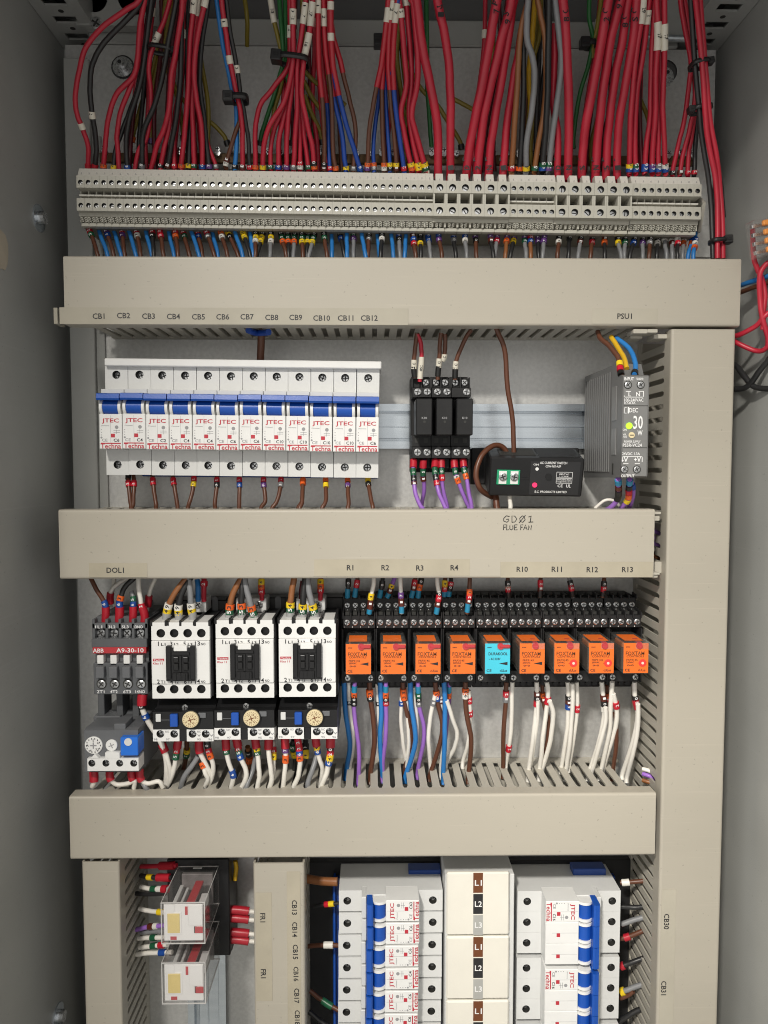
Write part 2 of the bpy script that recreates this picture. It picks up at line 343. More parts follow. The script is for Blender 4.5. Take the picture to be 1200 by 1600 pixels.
def wire(pts, r, col, label, group, marks=(), name='wire', sub=6, cat='wire', n=8, heat=None):
    """pts: (px, py, d); marks: (position, length mm, colour key, text): position = photo row, or a fraction when <= 1"""
    q = catmull(pts, sub); W = [Vector(P(*t)) for t in q]
    ph = [random.uniform(0, 6.28) for _ in range(4)]; fr_ = random.uniform(0.5, 0.9)
    W = [v+Vector((0.13*math.sin(i*fr_+ph[0])+0.05*math.sin(i*fr_*2.3+ph[1]), 0.12*math.sin(i*fr_+ph[2]), 0)) for i, v in enumerate(W)]
    b = MB(); b.tube(W, r, col, n); o = b.build(name, None, tuple(W[0])); tag(o, label, cat, group)
    acc = [0.0]
    for i in range(1, len(W)): acc.append(acc[-1]+(W[i]-W[i-1]).length)
    def at(sv):
        sv = max(0, min(acc[-1], sv))
        for i in range(1, len(acc)):
            if acc[i] >= sv:
                t = (sv-acc[i-1])/max(1e-6, acc[i]-acc[i-1]); return W[i-1].lerp(W[i], t)
        return W[-1]
    def find(pos):
        if pos <= 1: return pos*acc[-1]
        for i in range(1, len(q)):
            a, c = q[i-1][1], q[i][1]
            if (a-pos)*(c-pos) <= 0 and a != c: return acc[i-1]+(pos-a)/(c-a)*(acc[i]-acc[i-1])
        return 0 if abs(q[0][1]-pos) < abs(q[-1][1]-pos) else acc[-1]
    for mk in marks:
        pos, L, key, tx = mk[:4]; kr = mk[4] if len(mk) > 4 else 1.3
        s0 = find(pos); e = MB(); a, c = max(0, s0-L/2), min(acc[-1], s0+L/2)
        pp = [at(a+(c-a)*i/4) for i in range(5)]
        e.tube(pp, r*kr, 'c'+key if 'c'+key in M else key, 10)
        if tx:
            mid = at((a+c)/2); t = pp[-1]-pp[0]; ang = math.atan2(t.z, t.x)
            if key != 'w' and len(tx) == 1: ang = ang if ang > 0 else ang+math.pi
            else: ang = ang if ang < 0 else ang-math.pi
            e.text(tx, mid.x, mid.z, mid.y+r*kr+0.12, r*1.25, 'ink' if key in '493w' else 'inkw', min(L*0.75, r*1.0*len(tx)), ang)
        nm = 'ferrule' if len(mk) > 5 else ('heat_shrink' if L > 14 and key not in ('w',) else 'marker_collar')
        e.build(nm, o)
    return o

class Mass:
    """many wires one cannot tell apart, kept as one object"""
    def __init__(s, name, label, cat): s.b = MB(); s.a = (name, label, cat)
    def add(s, pts, r, col, marks=()):
        q = catmull(pts, 6); W = [P(*t) for t in q]; s.b.tube(W, r, col, 8)
        for y, L, key, tx in marks:
            i = min(range(1, len(q)-1), key=lambda i: abs(q[i][1]-y)); a, c = Vector(W[i-1]), Vector(W[i+1]); m = Vector(W[i]); t = (c-a).normalized()*L/2
            s.b.tube([m-t, m+t], r*1.3, 'c'+key, 10)
    def done(s):
        o = s.b.build(s.a[0], None, (0, 20, 0)); tag(o, s.a[1], s.a[2], None, 'stuff'); return o
# ================================================================== the enclosure (setting)
XL, XR = -263.0, 296.0
ZT, ZB, DF = 357.0, -520.0, 305.0
def structure(b, name):
    o = b.build(name); o['kind'] = 'structure'; return o
b = MB(); b.box(XL-2, XL, -26, DF, ZB, ZT+60, 'cab'); b.box(XL-14, XL, DF, DF+2, ZB, ZT+60, 'cab'); structure(b, 'wall_left')
b = MB(); b.box(XR, XR+2, -26, DF, ZB, ZT+60, 'cab'); b.box(XR-14, XR+2, DF, DF+2, ZB, ZT+60, 'cab'); structure(b, 'wall_right')
b = MB(); b.box(XL, XR, -28, -26, ZB, ZT+60, 'cab'); structure(b, 'back_wall')
b = MB(); b.box(XL, XR, -26, DF-45, ZT+58, ZT+60, 'cab'); b.box(XL, XR, DF-45, DF, ZT+58, ZT+60, 'cab'); b.box(XL, XR, DF, DF+2, 373, ZT+60, 'cab'); b.box(XL, XR, DF-70, DF, 373, 375, 'cab'); structure(b, 'ceiling')
b = MB(); b.box(XL, XR, -26, DF, ZB-2, ZB, 'cab'); structure(b, 'floor')
# mounting plate with two bolt openings
b = MB(); px0, px1 = P(112, 500, 0)[0], P(1108, 500, 0)[0]; zt = P(600, 74, 0)[2]
hl = P(192, 105, 0); hr = P(1040, 119, 0); zs = hl[2]-16
b.box(px0, px1, -2, 0, ZB+4, zs, 'galv')
b.box(px0, hl[0]-16, -2, 0, zs, zt, 'galv'); b.box(hr[0]+16, px1, -2, 0, zs, zt, 'galv'); b.box(hl[0]+16, hr[0]-16, -2, 0, zs, zt, 'galv')
for h in (hl, hr):
    b.ring_face(h[0]-16, h[0]+16, zs, zt, 0, h[0], zs+16, 9.6, 2, 'galv', 'cabshade', 24)
o = structure(b, 'mounting_plate')
# grey rear flange above the plate
b = MB(); X0, X1, Z0, Z1 = PB(138, 30, 1060, 71, 2); b.box(X0, X1, -24, 2, Z0, Z1, 'cab', 1.2); b.box(X0, X1, -24, -4, Z1, Z1+60, 'cabshade'); structure(b, 'rear_wall_flange')
# left upright strip beside the plate
t = thing('corner_strip', 'narrow grey upright strip running down the left corner behind the cable trunking', 'metal strip', P(125, 450, 0))
b = MB(); X0, X1, _, _ = PB(107, 400, 146, 500, 7); Z1 = P(125, 90, 7)[2]; Z0 = P(125, 800, 7)[2]; b.box(X0, X1, 0.3, 7, Z0, Z1, 'cab', 0.6); b.box(X1, X1+7, 0.3, 3, Z0, Z1-60, 'cab', 0.3); b.build('strip', t)
# perforated frame rails running to the front under the ceiling
def frame_rail(x0, x1, label):
    t = thing('frame_rail', label, 'frame rail', ((x0+x1)/2, 0, ZT)); b = MB(); zb = ZT-2; xm = (x0+x1)/2; W = x1-x0
    out = x0 if abs(x0) > abs(x1) else x1
    b.box(x0, xm-W*.24, -25, DF-72, zb, zb+1.6, 'cab'); b.box(xm+W*.24, x1, -25, DF-72, zb, zb+1.6, 'cab')
    d = -25.0
    hole = False; k = 0
    while d < DF-80:
        L = 14.5 if not hole else 9.5
        if not hole: b.box(xm-W*.24, xm+W*.24, d, d+L, zb, zb+1.6, 'cab')
        if not hole: b.cyl((xm+W*0.02, d+L*.5, zb-0.15), 'z', 2.2, 2.2, 0.2, 'hole', 12)
        d += L; hole = not hole
    b.box(x0, x0+1.5, -25, DF-72, zb+1.6, zb+30, 'cab'); b.box(x1-1.5, x1, -25, DF-72, zb+1.6, zb+30, 'cab'); b.box(x0, x1, -25, DF-72, zb+28, zb+30, 'cabshade')
    b.build('rail', t); return t
frame_rail(XL+0.5, XL+38, 'perforated grey frame rail with square holes under the roof at the left wall')
frame_rail(XR-38, XR-0.5, 'perforated grey frame rail with square holes under the roof at the right wall')
# corner bracket top left with big round holes
t = thing('corner_bracket', 'grey steel corner bracket with large round holes behind the topmost left wires', 'bracket', P(185, 20, 12))
b = MB(); X0, X1, Z0, Z1 = PB(118, -40, 262, 40, 14)
b.ring_face(X0, (X0+X1)/2, Z0, Z1, 14, *P(147, -2, 14)[::2], 10.5, 3, 'cab', 'cabshade', 24); b.ring_face((X0+X1)/2, X1, Z0, Z1, 14, *P(212, -6, 14)[::2], 14.5, 3, 'cab', 'cabshade', 24)
b.box(X0, X1, 11, 14, Z0, Z1, 'cab', 0, False); b.box(X0+6, X1, 4, 11, Z0, Z0+3, 'cab', .5); b.build('plate', t)
b = MB(); b.pscrew(150, 36, 14, 9); b.build('screw', t)
t = thing('corner_bracket', 'grey steel bracket with an angled edge behind the red bundle at upper right', 'bracket', P(1080, 20, 12))
b = MB(); pol = [P(x, y, 12) for x, y in ((1030, -40), (1105, -40), (1105, 12), (1090, 30), (1090, 58), (1030, 58))]
b.prism([(p[0], p[2]) for p in pol], 'd', 4, 12, 'cab'); b.build('plate', t)
b = MB(); a = P(1012, 58, 16); c = P(1072, 60, 16); b.tube([a, c], 2.3, 'rail', 12); b.build('rod', t)
# bolts
def bolt(px, py, d, r, label, axis='d'):
    X, _, Z = P(px, py, d); t = thing('bolt', label, 'bolt', (X, d, Z)); b = MB()
    if axis == 'd':
        b.cyl((X, d-9, Z), 'd', r*1.0, r*1.0, 10, 'screw', 24); b.build('washer', t)
        b = MB(); b.cyl((X, d+1, Z), 'd', r*.68, r*.66, 5, 'screw', 6, (True, True)); b.cyl((X, d+6, Z), 'd', r*.36, r*.33, 3.0, 'screw', 14); b.cyl((X, d+9.0, Z), 'd', r*.2, r*.2, .15, 'slot', 8); b.build('nut', t)
    else:
        s_ = 1 if axis == 'x' else -1
        b.cyl((X, d, Z), 'x', r, r, 1.2*s_, 'screw', 24); b.build('washer', t)
        b = MB(); b.cyl((X+1.2*s_, d, Z), 'x', r*.42, r*.40, 7*s_, 'screw', 6); b.build('head', t)
    return t
bolt(192, 105, 0, 8.2, 'shiny hex bolt in a dark round opening behind the wires at upper left')
bolt(1037, 121, 0, 8.2, 'hex bolt in a dark opening behind the red wires at upper right')
def wallpt(px, py, X):            # where the line of sight meets a side wall
    lo, hi = -20.0, 300.0
    for _ in range(60):
        m_ = (lo+hi)/2; x = P(px, py, m_)[0]
        if (x-X)*(1 if X < 0 else -1) < 0: lo = m_
        else: hi = m_
    return P(px, py, (lo+hi)/2)
for (px, py, lab) in ((60, 341, 'round washer and bolt on the left wall beside the terminal row'), (90, 1588, 'bolt with washer low on the left wall beside the lowest trunking')):
    q = wallpt(px, py, XL); t = thing('bolt', lab, 'bolt', q); b = MB()
    b.cyl((XL, q[1], q[2]), 'x', 10.5, 10.5, 1.2, 'rail', 28); b.build('washer', t)
    b = MB(); b.cyl((XL+1.2, q[1], q[2]), 'x', 5.4, 5.2, 4.5, 'screw', 6); b.build('head', t)
# torn paper on the left wall
q = wallpt(4, 392, XL); t = MB(); random.seed(3)
pl = [(q[1]+random.uniform(8, 14)*math.cos(a)*1.1+6, q[2]+random.uniform(13, 18)*math.sin(a)) for a in [2*math.pi*i/14 for i in range(14)]]
t.prism(pl, 'x', XL+0.2, XL+0.8, 'paper'); tag(t.build('torn_paper', None, q), 'torn scrap of buff paper stuck on the left wall beside the top trunking', 'paper')
# ================================================================== trunking
def rounded(u0, u1, v0, v1, r, n=4):          # profile: v1 side (front) rounded
    pts = [(u0, v0)]
    for k in range(n+1):
        a = math.pi-k*math.pi/2/n; pts.append((u0+r+r*math.cos(a), v1-r+r*math.sin(a)))
    for k in range(n+1):
        a = math.pi/2-k*math.pi/2/n; pts.append((u1-r+r*math.cos(a), v1-r+r*math.sin(a)))
    pts.append((u1, v0)); return pts
def finger(p):          # outline of one finger, (along, out)
    w1, w2 = p-4.0, p-1.3
    return [(-w1/2, 9), (-w1/2, 58), (-w2/2, 63), (-w2/2, 78), (w2/2, 78), (w2/2, 63), (w1/2, 58), (w1/2, 9)]
def trunking(label, vertical, u0, u1, w0, w1, bu0, bu1, dl=80.0, pitch=9.9, sides=(True, True), phase=0.0):
    """u: along, w: across; the lid is u0..u1, the slotted base bu0..bu1"""
    mid = ((u0+u1)/2, (w0+w1)/2); loc = (mid[1], 0, mid[0]) if vertical else (mid[0], 0, mid[1])
    t = thing('cable_trunking', label, 'cable trunking', loc)
    lid = MB(); pr = rounded(w0, w1, dl-13, dl, 2.0)
    th = 1.6; inner = [(w1-th, dl-13), (w1-th, dl-th), (w0+th, dl-th), (w0+th, dl-13)]
    prof = pr+inner
    if vertical: lid.prism([(w, d) for w, d in prof], 'z', u0, u1, 'trunk')
    else: lid.prism([(d, w) for w, d in prof], 'x', u0, u1, 'trunk')
    lid.build('lid', t)
    base = MB(); e = 2.2
    def bx(ua, ub, wa, wb, da, db):
        if vertical: base.box(wa, wb, da, db, ua, ub, 'trunkin')
        else: base.box(ua, ub, da, db, wa, wb, 'trunkin')
    bx(bu0, bu1, w0+e, w1-e, 0.4, 1.8)
    n = int((bu1-bu0)/pitch)
    for side, ok in ((w0+e, sides[0]), (w1-e, sides[1])):
        if not ok: continue
        wa, wb = (side, side+1.5) if side < (w0+w1)/2 else (side-1.5, side)
        bx(bu0, bu1, wa, wb, 1.8, 9)
        for i in range(n):
            c = bu0+(i+.5+phase)*pitch
            if c+pitch/2 > bu1: break
            pg = [(c+a, d) for a, d in finger(pitch)]
            if vertical: base.prism([(d, a) for a, d in pg], 'x', wa, wb, 'trunkin')
            else: base.prism(pg, 'z', wa, wb, 'trunkin')
    base.build('slotted_base', t); return t
def hspan(x0, x1, y0, y1, d=80):
    return PB(x0, y0, x1, y1, d)
def strip(t, x0, y0, x1, y1, mat_, texts, d=80, name='label_strip', ink='ink', h=9.5, rot=0):
    b = MB(); b.pbox(x0, y0, x1, y1, d+0.05, d+0.3, mat_, 0); 
    for (s, x, y) in texts: b.ptext(s, x, y, d+0.4, h, ink, None, rot)
    return b.build(name, t)
X0, X1, Z0, Z1 = hspan(100, 1157, 401.5, 508.5)
T1 = trunking('long grey cable trunking marked CB1 to CB12, between terminal row and breakers', False, X0, X1, Z0, Z1, P(122, 450, 80)[0], P(1052, 450, 80)[0])
strip(T1, 93, 481, 638, 507, 'tapeclear', [('CB%d' % (i+1), x, y) for i, (x, y) in enumerate(((154, 494), (193, 493), (232, 494), (271, 494.5), (310, 495), (348, 495), (386, 495), (424.5, 496), (462, 496), (502.5, 497), (540, 497), (577, 497)))], h=8.6)
b = MB(); q = P(99, 494, 70); b.box(q[0]-3, q[0]-0.3, 66, 80.3, P(99, 506, 80)[2], P(99, 481, 80)[2], 'tapeclear'); b.build('tape_end', T1)
strip(T1, 925, 482, 1028, 506, 'tapeclear', [('PSU1', 976, 494)], h=8.6)
X0, X1, Z0, Z1 = hspan(92.5, 1022, 796, 904)
T2 = trunking('grey cable trunking marked R1 to R13 with handwritten note, above contactors', False, X0, X1, Z0, Z1, P(110, 850, 80)[0], P(1036, 850, 80)[0])
strip(T2, 139, 880, 230, 902, 'tape', [('DOL1', 180, 891)], h=8.6)
strip(T2, 491, 874, 734, 900, 'tape', [('R1', 547, 887), ('R2', 602, 887), ('R3', 656, 887.5), ('R4', 710, 887)], h=8.6)
strip(T2, 782, 878, 1020, 902, 'tape', [('R10', 816, 889.5), ('R11', 870, 889.5), ('R12', 925.5, 890), ('R13', 980.5, 890)], h=8.6)
STRK = {'G': [[(1, .9), (.5, 1), (.1, .6), (.1, .2), (.6, 0), (.9, .25), (.9, .5), (.5, .45)]], 'D': [[(.1, 0), (.1, 1), (.6, .95), (.95, .5), (.6, .05), (.1, 0)]],
        'O': [[(.5, 1), (.1, .6), (.2, .1), (.6, 0), (.95, .4), (.8, .9), (.5, 1)], [(0, -.1), (1, 1.1)]], '1': [[(.1, .8), (.6, 1), (.45, 0)], [(.1, 0), (1, .05)]],
        'F': [[(.1, 0), (.15, 1), (.9, 1)], [(.15, .5), (.7, .55)]], 'L': [[(.2, 1), (.1, 0), (.8, .05)]], 'U': [[(.1, 1), (.1, .2), (.5, 0), (.9, .3), (.9, 1)]],
        'E': [[(.9, 1), (.2, 1), (.1, 0), (.9, .05)], [(.15, .5), (.7, .55)]], 'A': [[(0, 0), (.5, 1), (.95, 0)], [(.2, .4), (.8, .4)]], 'N': [[(.1, 0), (.15, 1), (.8, 0), (.9, 1)]]}
b = MB()
for ch, x, y, w_, h_ in (('G', 786, 816, 10, 10), ('D', 799, 816, 9, 10), ('O', 811, 816, 10, 10), ('1', 825, 816, 8, 10), ('F', 786, 828, 6, 8), ('L', 791, 828, 5, 8), ('U', 796, 828, 6, 7), ('E', 803, 828, 6, 8), ('F', 813, 828, 5, 8), ('A', 818, 828, 6, 8), ('N', 825, 828, 6, 7)):
    for st in STRK[ch]: b.tube([P(x+u*w_, y-v*h_, 80.1) for u, v in st], 0.32, 'ink', 5)
b.build('handwriting', T2)
X0, X1, Z0, Z1 = hspan(109, 1024, 1242, 1340)
T3 = trunking('plain grey cable trunking without labels, below the contactors and orange relays', False, X0, X1, Z0, Z1, P(130, 1290, 80)[0], P(1012, 1290, 80)[0])
xa = (P(1048, 515, 80)[0]+P(1029, 1500, 80)[0])/2; xb = (P(1150, 515, 80)[0]+P(1124, 1500, 80)[0])/2
T4 = trunking('tall grey vertical cable trunking marked CB30 and CB31 along the right side', True, ZB+10, P(1100, 514.5, 80)[2], xa, xb, ZB+12, P(1100, 512, 78)[2], sides=(True, True))
strip(T4, 1031.5, 1390, 1054, 1640, 'tapeclear', [('CB30', 1041.5, 1440), ('CB31', 1037, 1544)], h=8.6, rot=-90)
T5 = trunking('short grey vertical cable trunking without labels at lower left corner', True, ZB+10, P(160, 1347, 80)[2], P(129, 1420, 80)[0], P(187.5, 1420, 80)[0], ZB+12, P(160, 1345, 80)[2])
T6 = trunking('grey vertical cable trunking marked FR1 and CB13, between clear relays and breakers', True, ZB+10, P(430, 1349, 80)[2], P(396, 1420, 80)[0], P(476, 1420, 80)[0], ZB+12, P(430, 1347, 80)[2])
strip(T6, 400, 1395, 425, 1564, 'tape', [('FR1', 410.5, 1434), ('FR1', 411.5, 1521.5)], h=8.2, rot=-90)
strip(T6, 449, 1362, 470, 1640, 'tape', [('CB13', 460, 1418), ('CB14', 460.5, 1452.5), ('CB15', 461.5, 1487.5), ('CB16', 462.5, 1522), ('CB17', 463.5, 1556), ('CB18', 464.5, 1590)], h=8.2, rot=-90)
# ================================================================== rails
def din_rail(label, px0, px1, py0, py1, d=8.0, vertical=False):
    X0, X1, Z0, Z1 = PB(px0, py0, px1, py1, d); t = thing('mounting_rail', label, 'rail', ((X0+X1)/2, 0, (Z0+Z1)/2)); b = MB()
    if vertical: lo, hi = X0, X1
    else: lo, hi = Z0, Z1
    e = 4.6
    prof = [(lo, d), (lo, d-1.2), (lo+e, d-1.2), (lo+e, .3), (hi-e, .3), (hi-e, d-1.2), (hi, d-1.2), (hi, d), (hi-e-1.2, d), (hi-e-1.2, 1.5), (lo+e+1.2, 1.5), (lo+e+1.2, d)]
    if vertical: b.prism(prof, 'z', Z0, Z1, 'rail')
    else: b.prism([(q, p) for p, q in prof], 'x', X0, X1, 'rail')
    mid = (lo+hi)/2
    for c_, w_, h_ in ((mid, .5, 2.2), (hi-e-2.6, .35, 2.2), (lo+e+2.6, .5, 2.4), (lo+e+4.2, .3, 2.0)):
        if vertical: b.box(c_-w_, c_+w_, 1.5, h_, Z0, Z1, 'rail', .2)
        else: b.box(X0, X1, 1.5, h_, c_-w_, c_+w_, 'rail', .2)
    b.build('rail', t); return t
din_rail('shiny zinc mounting rail behind the circuit breakers and black relays', 170, 985, 631, 701)
din_rail('zinc mounting rail mostly hidden behind the orange relays', 150, 1000, 985, 1050)
din_rail('vertical rail below the clear relays at lower left', 292, 352, 1345, 1660, vertical=True)
din_rail('zinc rail hidden behind the long beige terminal row', 128, 1085, 290, 345)
b = MB(); X0, X1, Z0, Z1 = PB(1085, 352, 1112, 402, 2); b.box(X0, X1, 0.2, 2, Z0, Z1, 'galv', .3); tag(b.build('steel_tab', None, (X0, 0, Z0)), 'small bright galvanised tab beside the right end of the terminal row', 'metal tab')
# earth bar
t = thing('earth_bar', 'brown brass earth bar with many screws behind the red wires', 'earth bar', P(600, 242, 14))
b = MB(); a = P(155, 236, 18); c = P(1090, 243, 18)
b.box(a[0], c[0], 14, 18, a[2]-8.5, a[2]-1, 'brass', .4); b.build('bar', t)
for i in range(48):
    x = a[0]+5+i*(c[0]-a[0]-10)/47; b = MB(); b.cyl((x, 18, a[2]-2+random.uniform(-1, 2)), 'd', 2.3, 2.1, 4, 'screw', 10); b.screw(x, a[2]-1+random.uniform(-1, 2), 22, 2.2); b.build('screw', t)

for T, rects in ((T1, ((990, 514, 1012, 521, 78), (1012, 514, 1028, 520, 78), (1022, 522, 1043, 529, 72), (985, 522, 1004, 529, 66))), (T2, ((1022, 878, 1037, 896, 70), (1016, 894, 1028, 903, 76), (1022, 806, 1031, 814, 76)))):
    for (x0, y0, x1, y1, d) in rects:
        b = MB(); b.pbox(x0, y0, x1, y1, d-16, d, 'trunkin', .4); b.build('end_finger', T)
# ================================================================== terminal row
TS = (278-264)/(1095-120)                       # the row droops to the right (photo px per px)
def tys(x): return (x-120)*TS
TILT = 0.0064
def make_terminal(px, big, label):
    dy = tys(px)
    w = mm(19.6 if big else 12.2, 50)-0.12
    X, _, Z = P(px, 284+dy, 50)
    t = thing('terminal_block', label, 'terminal block', (X, 0, Z), 'cream terminal blocks clipped side by side in the long row')
    t.rotation_euler = (0, TILT, 0)
    ax = 300                                      # heights taken at one column so all share one profile
    def z(py, d): return P(px, py+dy, d)[2]
    x0, x1 = X-w/2, X+w/2
    b = MB()
    f = 52 if big else 50
    zA0, zA1 = z(293, f), z(274, f); zB0, zB1 = z(329, f), z(309.5, f)
    hr = 1.85 if not big else 2.7
    b.hbox(x0, x1, 36, f, zA0, zA1, 'term', [(X, z(284.5, f), hr, 5)], screw=0.0)
    b.hbox(x0, x1, 36, f, zB0, zB1, 'term', [(X, z(320.5, f), hr, 5)], screw=0.0)
    b.prism([(4, zA1), (36, zA1), (36, zB0-2), (43, zB0-2), (43, zB0-3.0), (39.5, z(347, 39.5)), (36, z(347, 39.5)), (36, z(355, 38)), (4, z(355, 38))], 'x', x0, x1, 'termshade')
    b.box(x0, x1, 36, 41.5, z(353.5, 41.5), z(348, 41.5), 'term', .3); b.box(x0, x1, 36, 45, zB0-2.6, zB0-.02, 'term')
    b.box(x0, x0+.7, 38, 43.6, z(348, 41.5), zB0-2.6, 'term'); b.box(x1-.7, x1, 38, 43.6, z(348, 41.5), zB0-2.6, 'term')
    if big:
        b.box(x0, x0+1.2, 36, f-1, zB1, zA0, 'term'); b.box(x1-1.2, x1, 36, f-1, zB1, zA0, 'term')
        b.box(X-2.6, X+2.6, 36, 36.4, zB1+0.4, zB1+6.0, 'hole')
    else:
        b.box(x0-.06, x1+.06, 36, 44.5, (zA0+zB1)/2-0.5, (zA0+zB1)/2+0.7, 'termtag')
        b.box(x0, x0+0.8, 36, 42, zB1, zA0, 'term')
    # wire entry ribs below
    zl, zh = z(347.5, 41), zB0-3.0
    for k in range(3):
        for sx in (-1, 1):
            zz = zh-(k+.5)*(zh-zl)/3; xx = X+sx*min(1.5, w*.24); g = 40.6+(zz-zl)/(zh-zl)*3.2
            b.prism([(xx-1.0, zz-sx*.55-.3), (xx+1.0, zz+sx*.55-.3), (xx+1.0, zz+sx*.55+.45), (xx-1.0, zz-sx*.55+.45)], 'd', g-1.5, g+1.1, 'term')
        if not big: b.box(x0+0.02, x0+.5, 38, 44, zh-(k+.95)*(zh-zl)/3, zh-(k+.5)*(zh-zl)/3, 'hole')
    b.build('housing', t)
    for zz in (z(284.5, f), z(320.5, f)):
        s_ = MB(); s_.screw(X, zz, f-(3.0 if not big else 3.6), hr*.93, slot=True, h=.9); s_.build('screw', t)
    g = MB(); zt_ = z(264, 43); g.prism([(38, zA1+0.3), (47.5, zA1+0.3), (47.5, zA1+1.0), (44, zt_), (38, zt_)], 'x', x0+(.05 if not big else 2), x1-(.05 if not big else 2), 'termtag')
    g.text(str(random.randint(1, 9)), X, zA1+2.6, 47.6, 1.3, 'greyink'); g.build('marker_tag', t)
    return t
TX = []
for i in range(46): TX.append((125.5+i*12.13, False))
for i in range(6): TX.append((687+i*19.9, True))
for i in range(6): TX.append((803+i*12.0, False))
for i in range(6): TX.append((878+i*19.9, True))
for i in range(9): TX.append((994.5+i*11.95, False))
for n, (x, big) in enumerate(TX):
    make_terminal(x, big, '%s cream terminal block, %s from the left end of the long row' % ('wide' if big else 'slim', ordn(n+1)))
# row end stop
t = thing('end_stop', 'grey end bracket closing the right end of the long terminal row', 'end bracket', P(1100, 320, 0)); b = MB()
Z1 = P(1100, 303, 40)[2]; Z0 = P(1100, 362, 36)[2]; x = P(1098, 320, 45)[0]
b.prism([(4, Z1), (34, Z1), (44, Z1-8), (36, Z0), (4, Z0)], 'x', x+0.5, x+3, 'term'); b.build('bracket', t)
# ================================================================== wires above the terminal row
def dd(y): return 34+max(0, (262-y))*0.155
GA = 'wires rising from the terminal row to the roof'
_wn = [0]
def upw(ox, pts, col, r, marks='', extra=(), lift=0, heat=None, n=8):
    """pts in the frame of one zoom: px = ox + X/5.4545"""
    q = [(ox+X*220/1200, Y*220/1200, dd(Y*220/1200)+lift*min(1, max(0, (270-Y*220/1200)/90))) for X, Y in pts]
    q = q[::-1]
    if q[0][1] > 250: q = [(q[0][0], q[0][1]+6, q[0][2])]+q
    if q[-1][1] < 12: q = q+[(q[-1][0]+(q[-1][0]-q[-2][0])*.5, q[-1][1]-40, q[-1][2]+5)]
    mk = []; yb = q[0][1]
    for k, c in enumerate(reversed(marks)):
        mk.append((yb-6.5-k*5.8, 3.1, c, c if c.isdigit() else '', 1.34))
    for (yy, L, key, tx) in extra: mk.append((yy*220/1200, L, key, tx, 1.3))
    if heat: mk.append((heat[0]*220/1200, heat[1], heat[2], '', 1.12))
    _wn[0] += 1
    cn = ' and '.join(list(dict.fromkeys(CNAME[c] for c in marks))[:2]) if marks else ''
    thick = 'thick ' if r > 2.4 else ''
    if q[0][1] > 250:
        # which terminal is under it
        k = min(range(len(TX)), key=lambda i: abs(TX[i][0]-q[0][0]))
        near = 'above the %s terminal of the row' % ordn(k+1)
        if near in _used: near = 'close beside another above the %s terminal' % ordn(k+1)
        _used.add(near)
        lab = '%s%s wire%s %s' % (thick, WNAME[col], ' with %s collar' % cn if cn else '', near)
    else: lab = '%s%s wire crossing behind the bundles, ending %d cm from the left plate edge' % (thick, WNAME[col], 1)
    return wire(q, r*1.13, col, lab.replace('thick red wire', 'thick red cable'), 'thick red cables on the wide terminals' if thick else GA, mk, n=n, name='power_cable' if thick else 'wire', cat='cable' if thick else 'wire')
_used = set()
A, B, Cc, D4, E5, G6 = 100, 280, 460, 640, 820, 960
R1 = 1.72
upw(A, [(640, 0), (520, 90), (330, 230), (190, 400), (130, 600), (95, 850), (120, 1000), (160, 1100), (205, 1250), (205, 1420)], 'red', R1, 'r', [(1075, 4.5, 'w', '')], 10)
upw(A, [(640, 40), (520, 180), (330, 380), (240, 560), (222, 750), (235, 940), (260, 1100), (275, 1250), (265, 1420)], 'wblack', R1, 'r', [(982, 4.8, 'w', '2')], 8)
upw(A, [(690, -20), (650, 200), (625, 500), (590, 650), (450, 800), (380, 1000), (350, 1250), (338, 1420)], 'red', R1, '3', (), 6)
upw(A, [(680, -20), (660, 200), (640, 450), (600, 650), (500, 900), (455, 1100), (455, 1250), (470, 1430)], 'red', R1, '', (), 3)
upw(A, [(760, 0), (690, 400), (640, 700), (560, 950), (500, 1100), (440, 1280), (422, 1430)], 'wblack', 1.6, '4', (), -2)
upw(A, [(745, 0), (690, 450), (640, 750), (560, 1000), (530, 1200), (540, 1430)], 'wblack', R1, '6', (), 2)
upw(A, [(905, 0), (850, 180), (790, 330), (740, 450), (725, 600), (740, 800), (735, 1000), (700, 1180), (640, 1280), (605, 1430)], 'red', 1.6, '', [(335, 9.5, 'w', '10')], 2)
upw(A, [(960, 0), (900, 300), (850, 600), (770, 900), (690, 1080), (668, 1200), (665, 1420)], 'wblack', R1, '8', (), 7)
upw(A, [(1010, 0), (990, 200), (950, 450), (915, 650), (890, 950), (850, 1100), (790, 1250), (745, 1430)], 'red', R1, '', (), 9)
upw(A, [(1020, 50), (980, 350), (935, 600), (905, 900), (890, 1100), (845, 1300), (825, 1420)], 'red', R1, '0', (), 4)
upw(A, [(1010, 100), (1000, 300), (995, 600), (970, 900), (930, 1150), (885, 1420)], 'wblack', R1, '1', (), 5)
upw(A, [(1000, 700), (950, 950), (940, 1180), (940, 1420)], 'red', 1.6, '2', (), -6)
upw(A, [(1110, 0), (1080, 300), (1060, 700), (1040, 1000), (1010, 1300), (1000, 1420)], 'red', R1, '3', [(40, 8, 'w', '12'), (85, 5, 'w', '')], 5)
upw(A, [(1120, 300), (1100, 700), (1080, 1050), (1070, 1200), (1062, 1420)], 'wblack', 1.6, '4', (), -3)
upw(A, [(1140, 0), (1110, 300), (1095, 700), (1095, 1000), (1105, 1250), (1108, 1420)], 'red', R1, '5', [(95, 6, 'w', ''), (20, 9, 'w', '14')], 2)
upw(B, [(225, -20), (160, 300), (125, 600), (150, 850), (190, 1100), (200, 1425)], 'red', R1, '6', [(20, 6, 'w', '')], 7)
upw(B, [(240, 50), (190, 400), (175, 700), (205, 950), (230, 1200), (255, 1425)], 'wblack', R1, '7', (), 0)
upw(B, [(120, 700), (140, 900), (220, 1150), (260, 1270), (315, 1425)], 'red', 1.4, '8', (), -6)
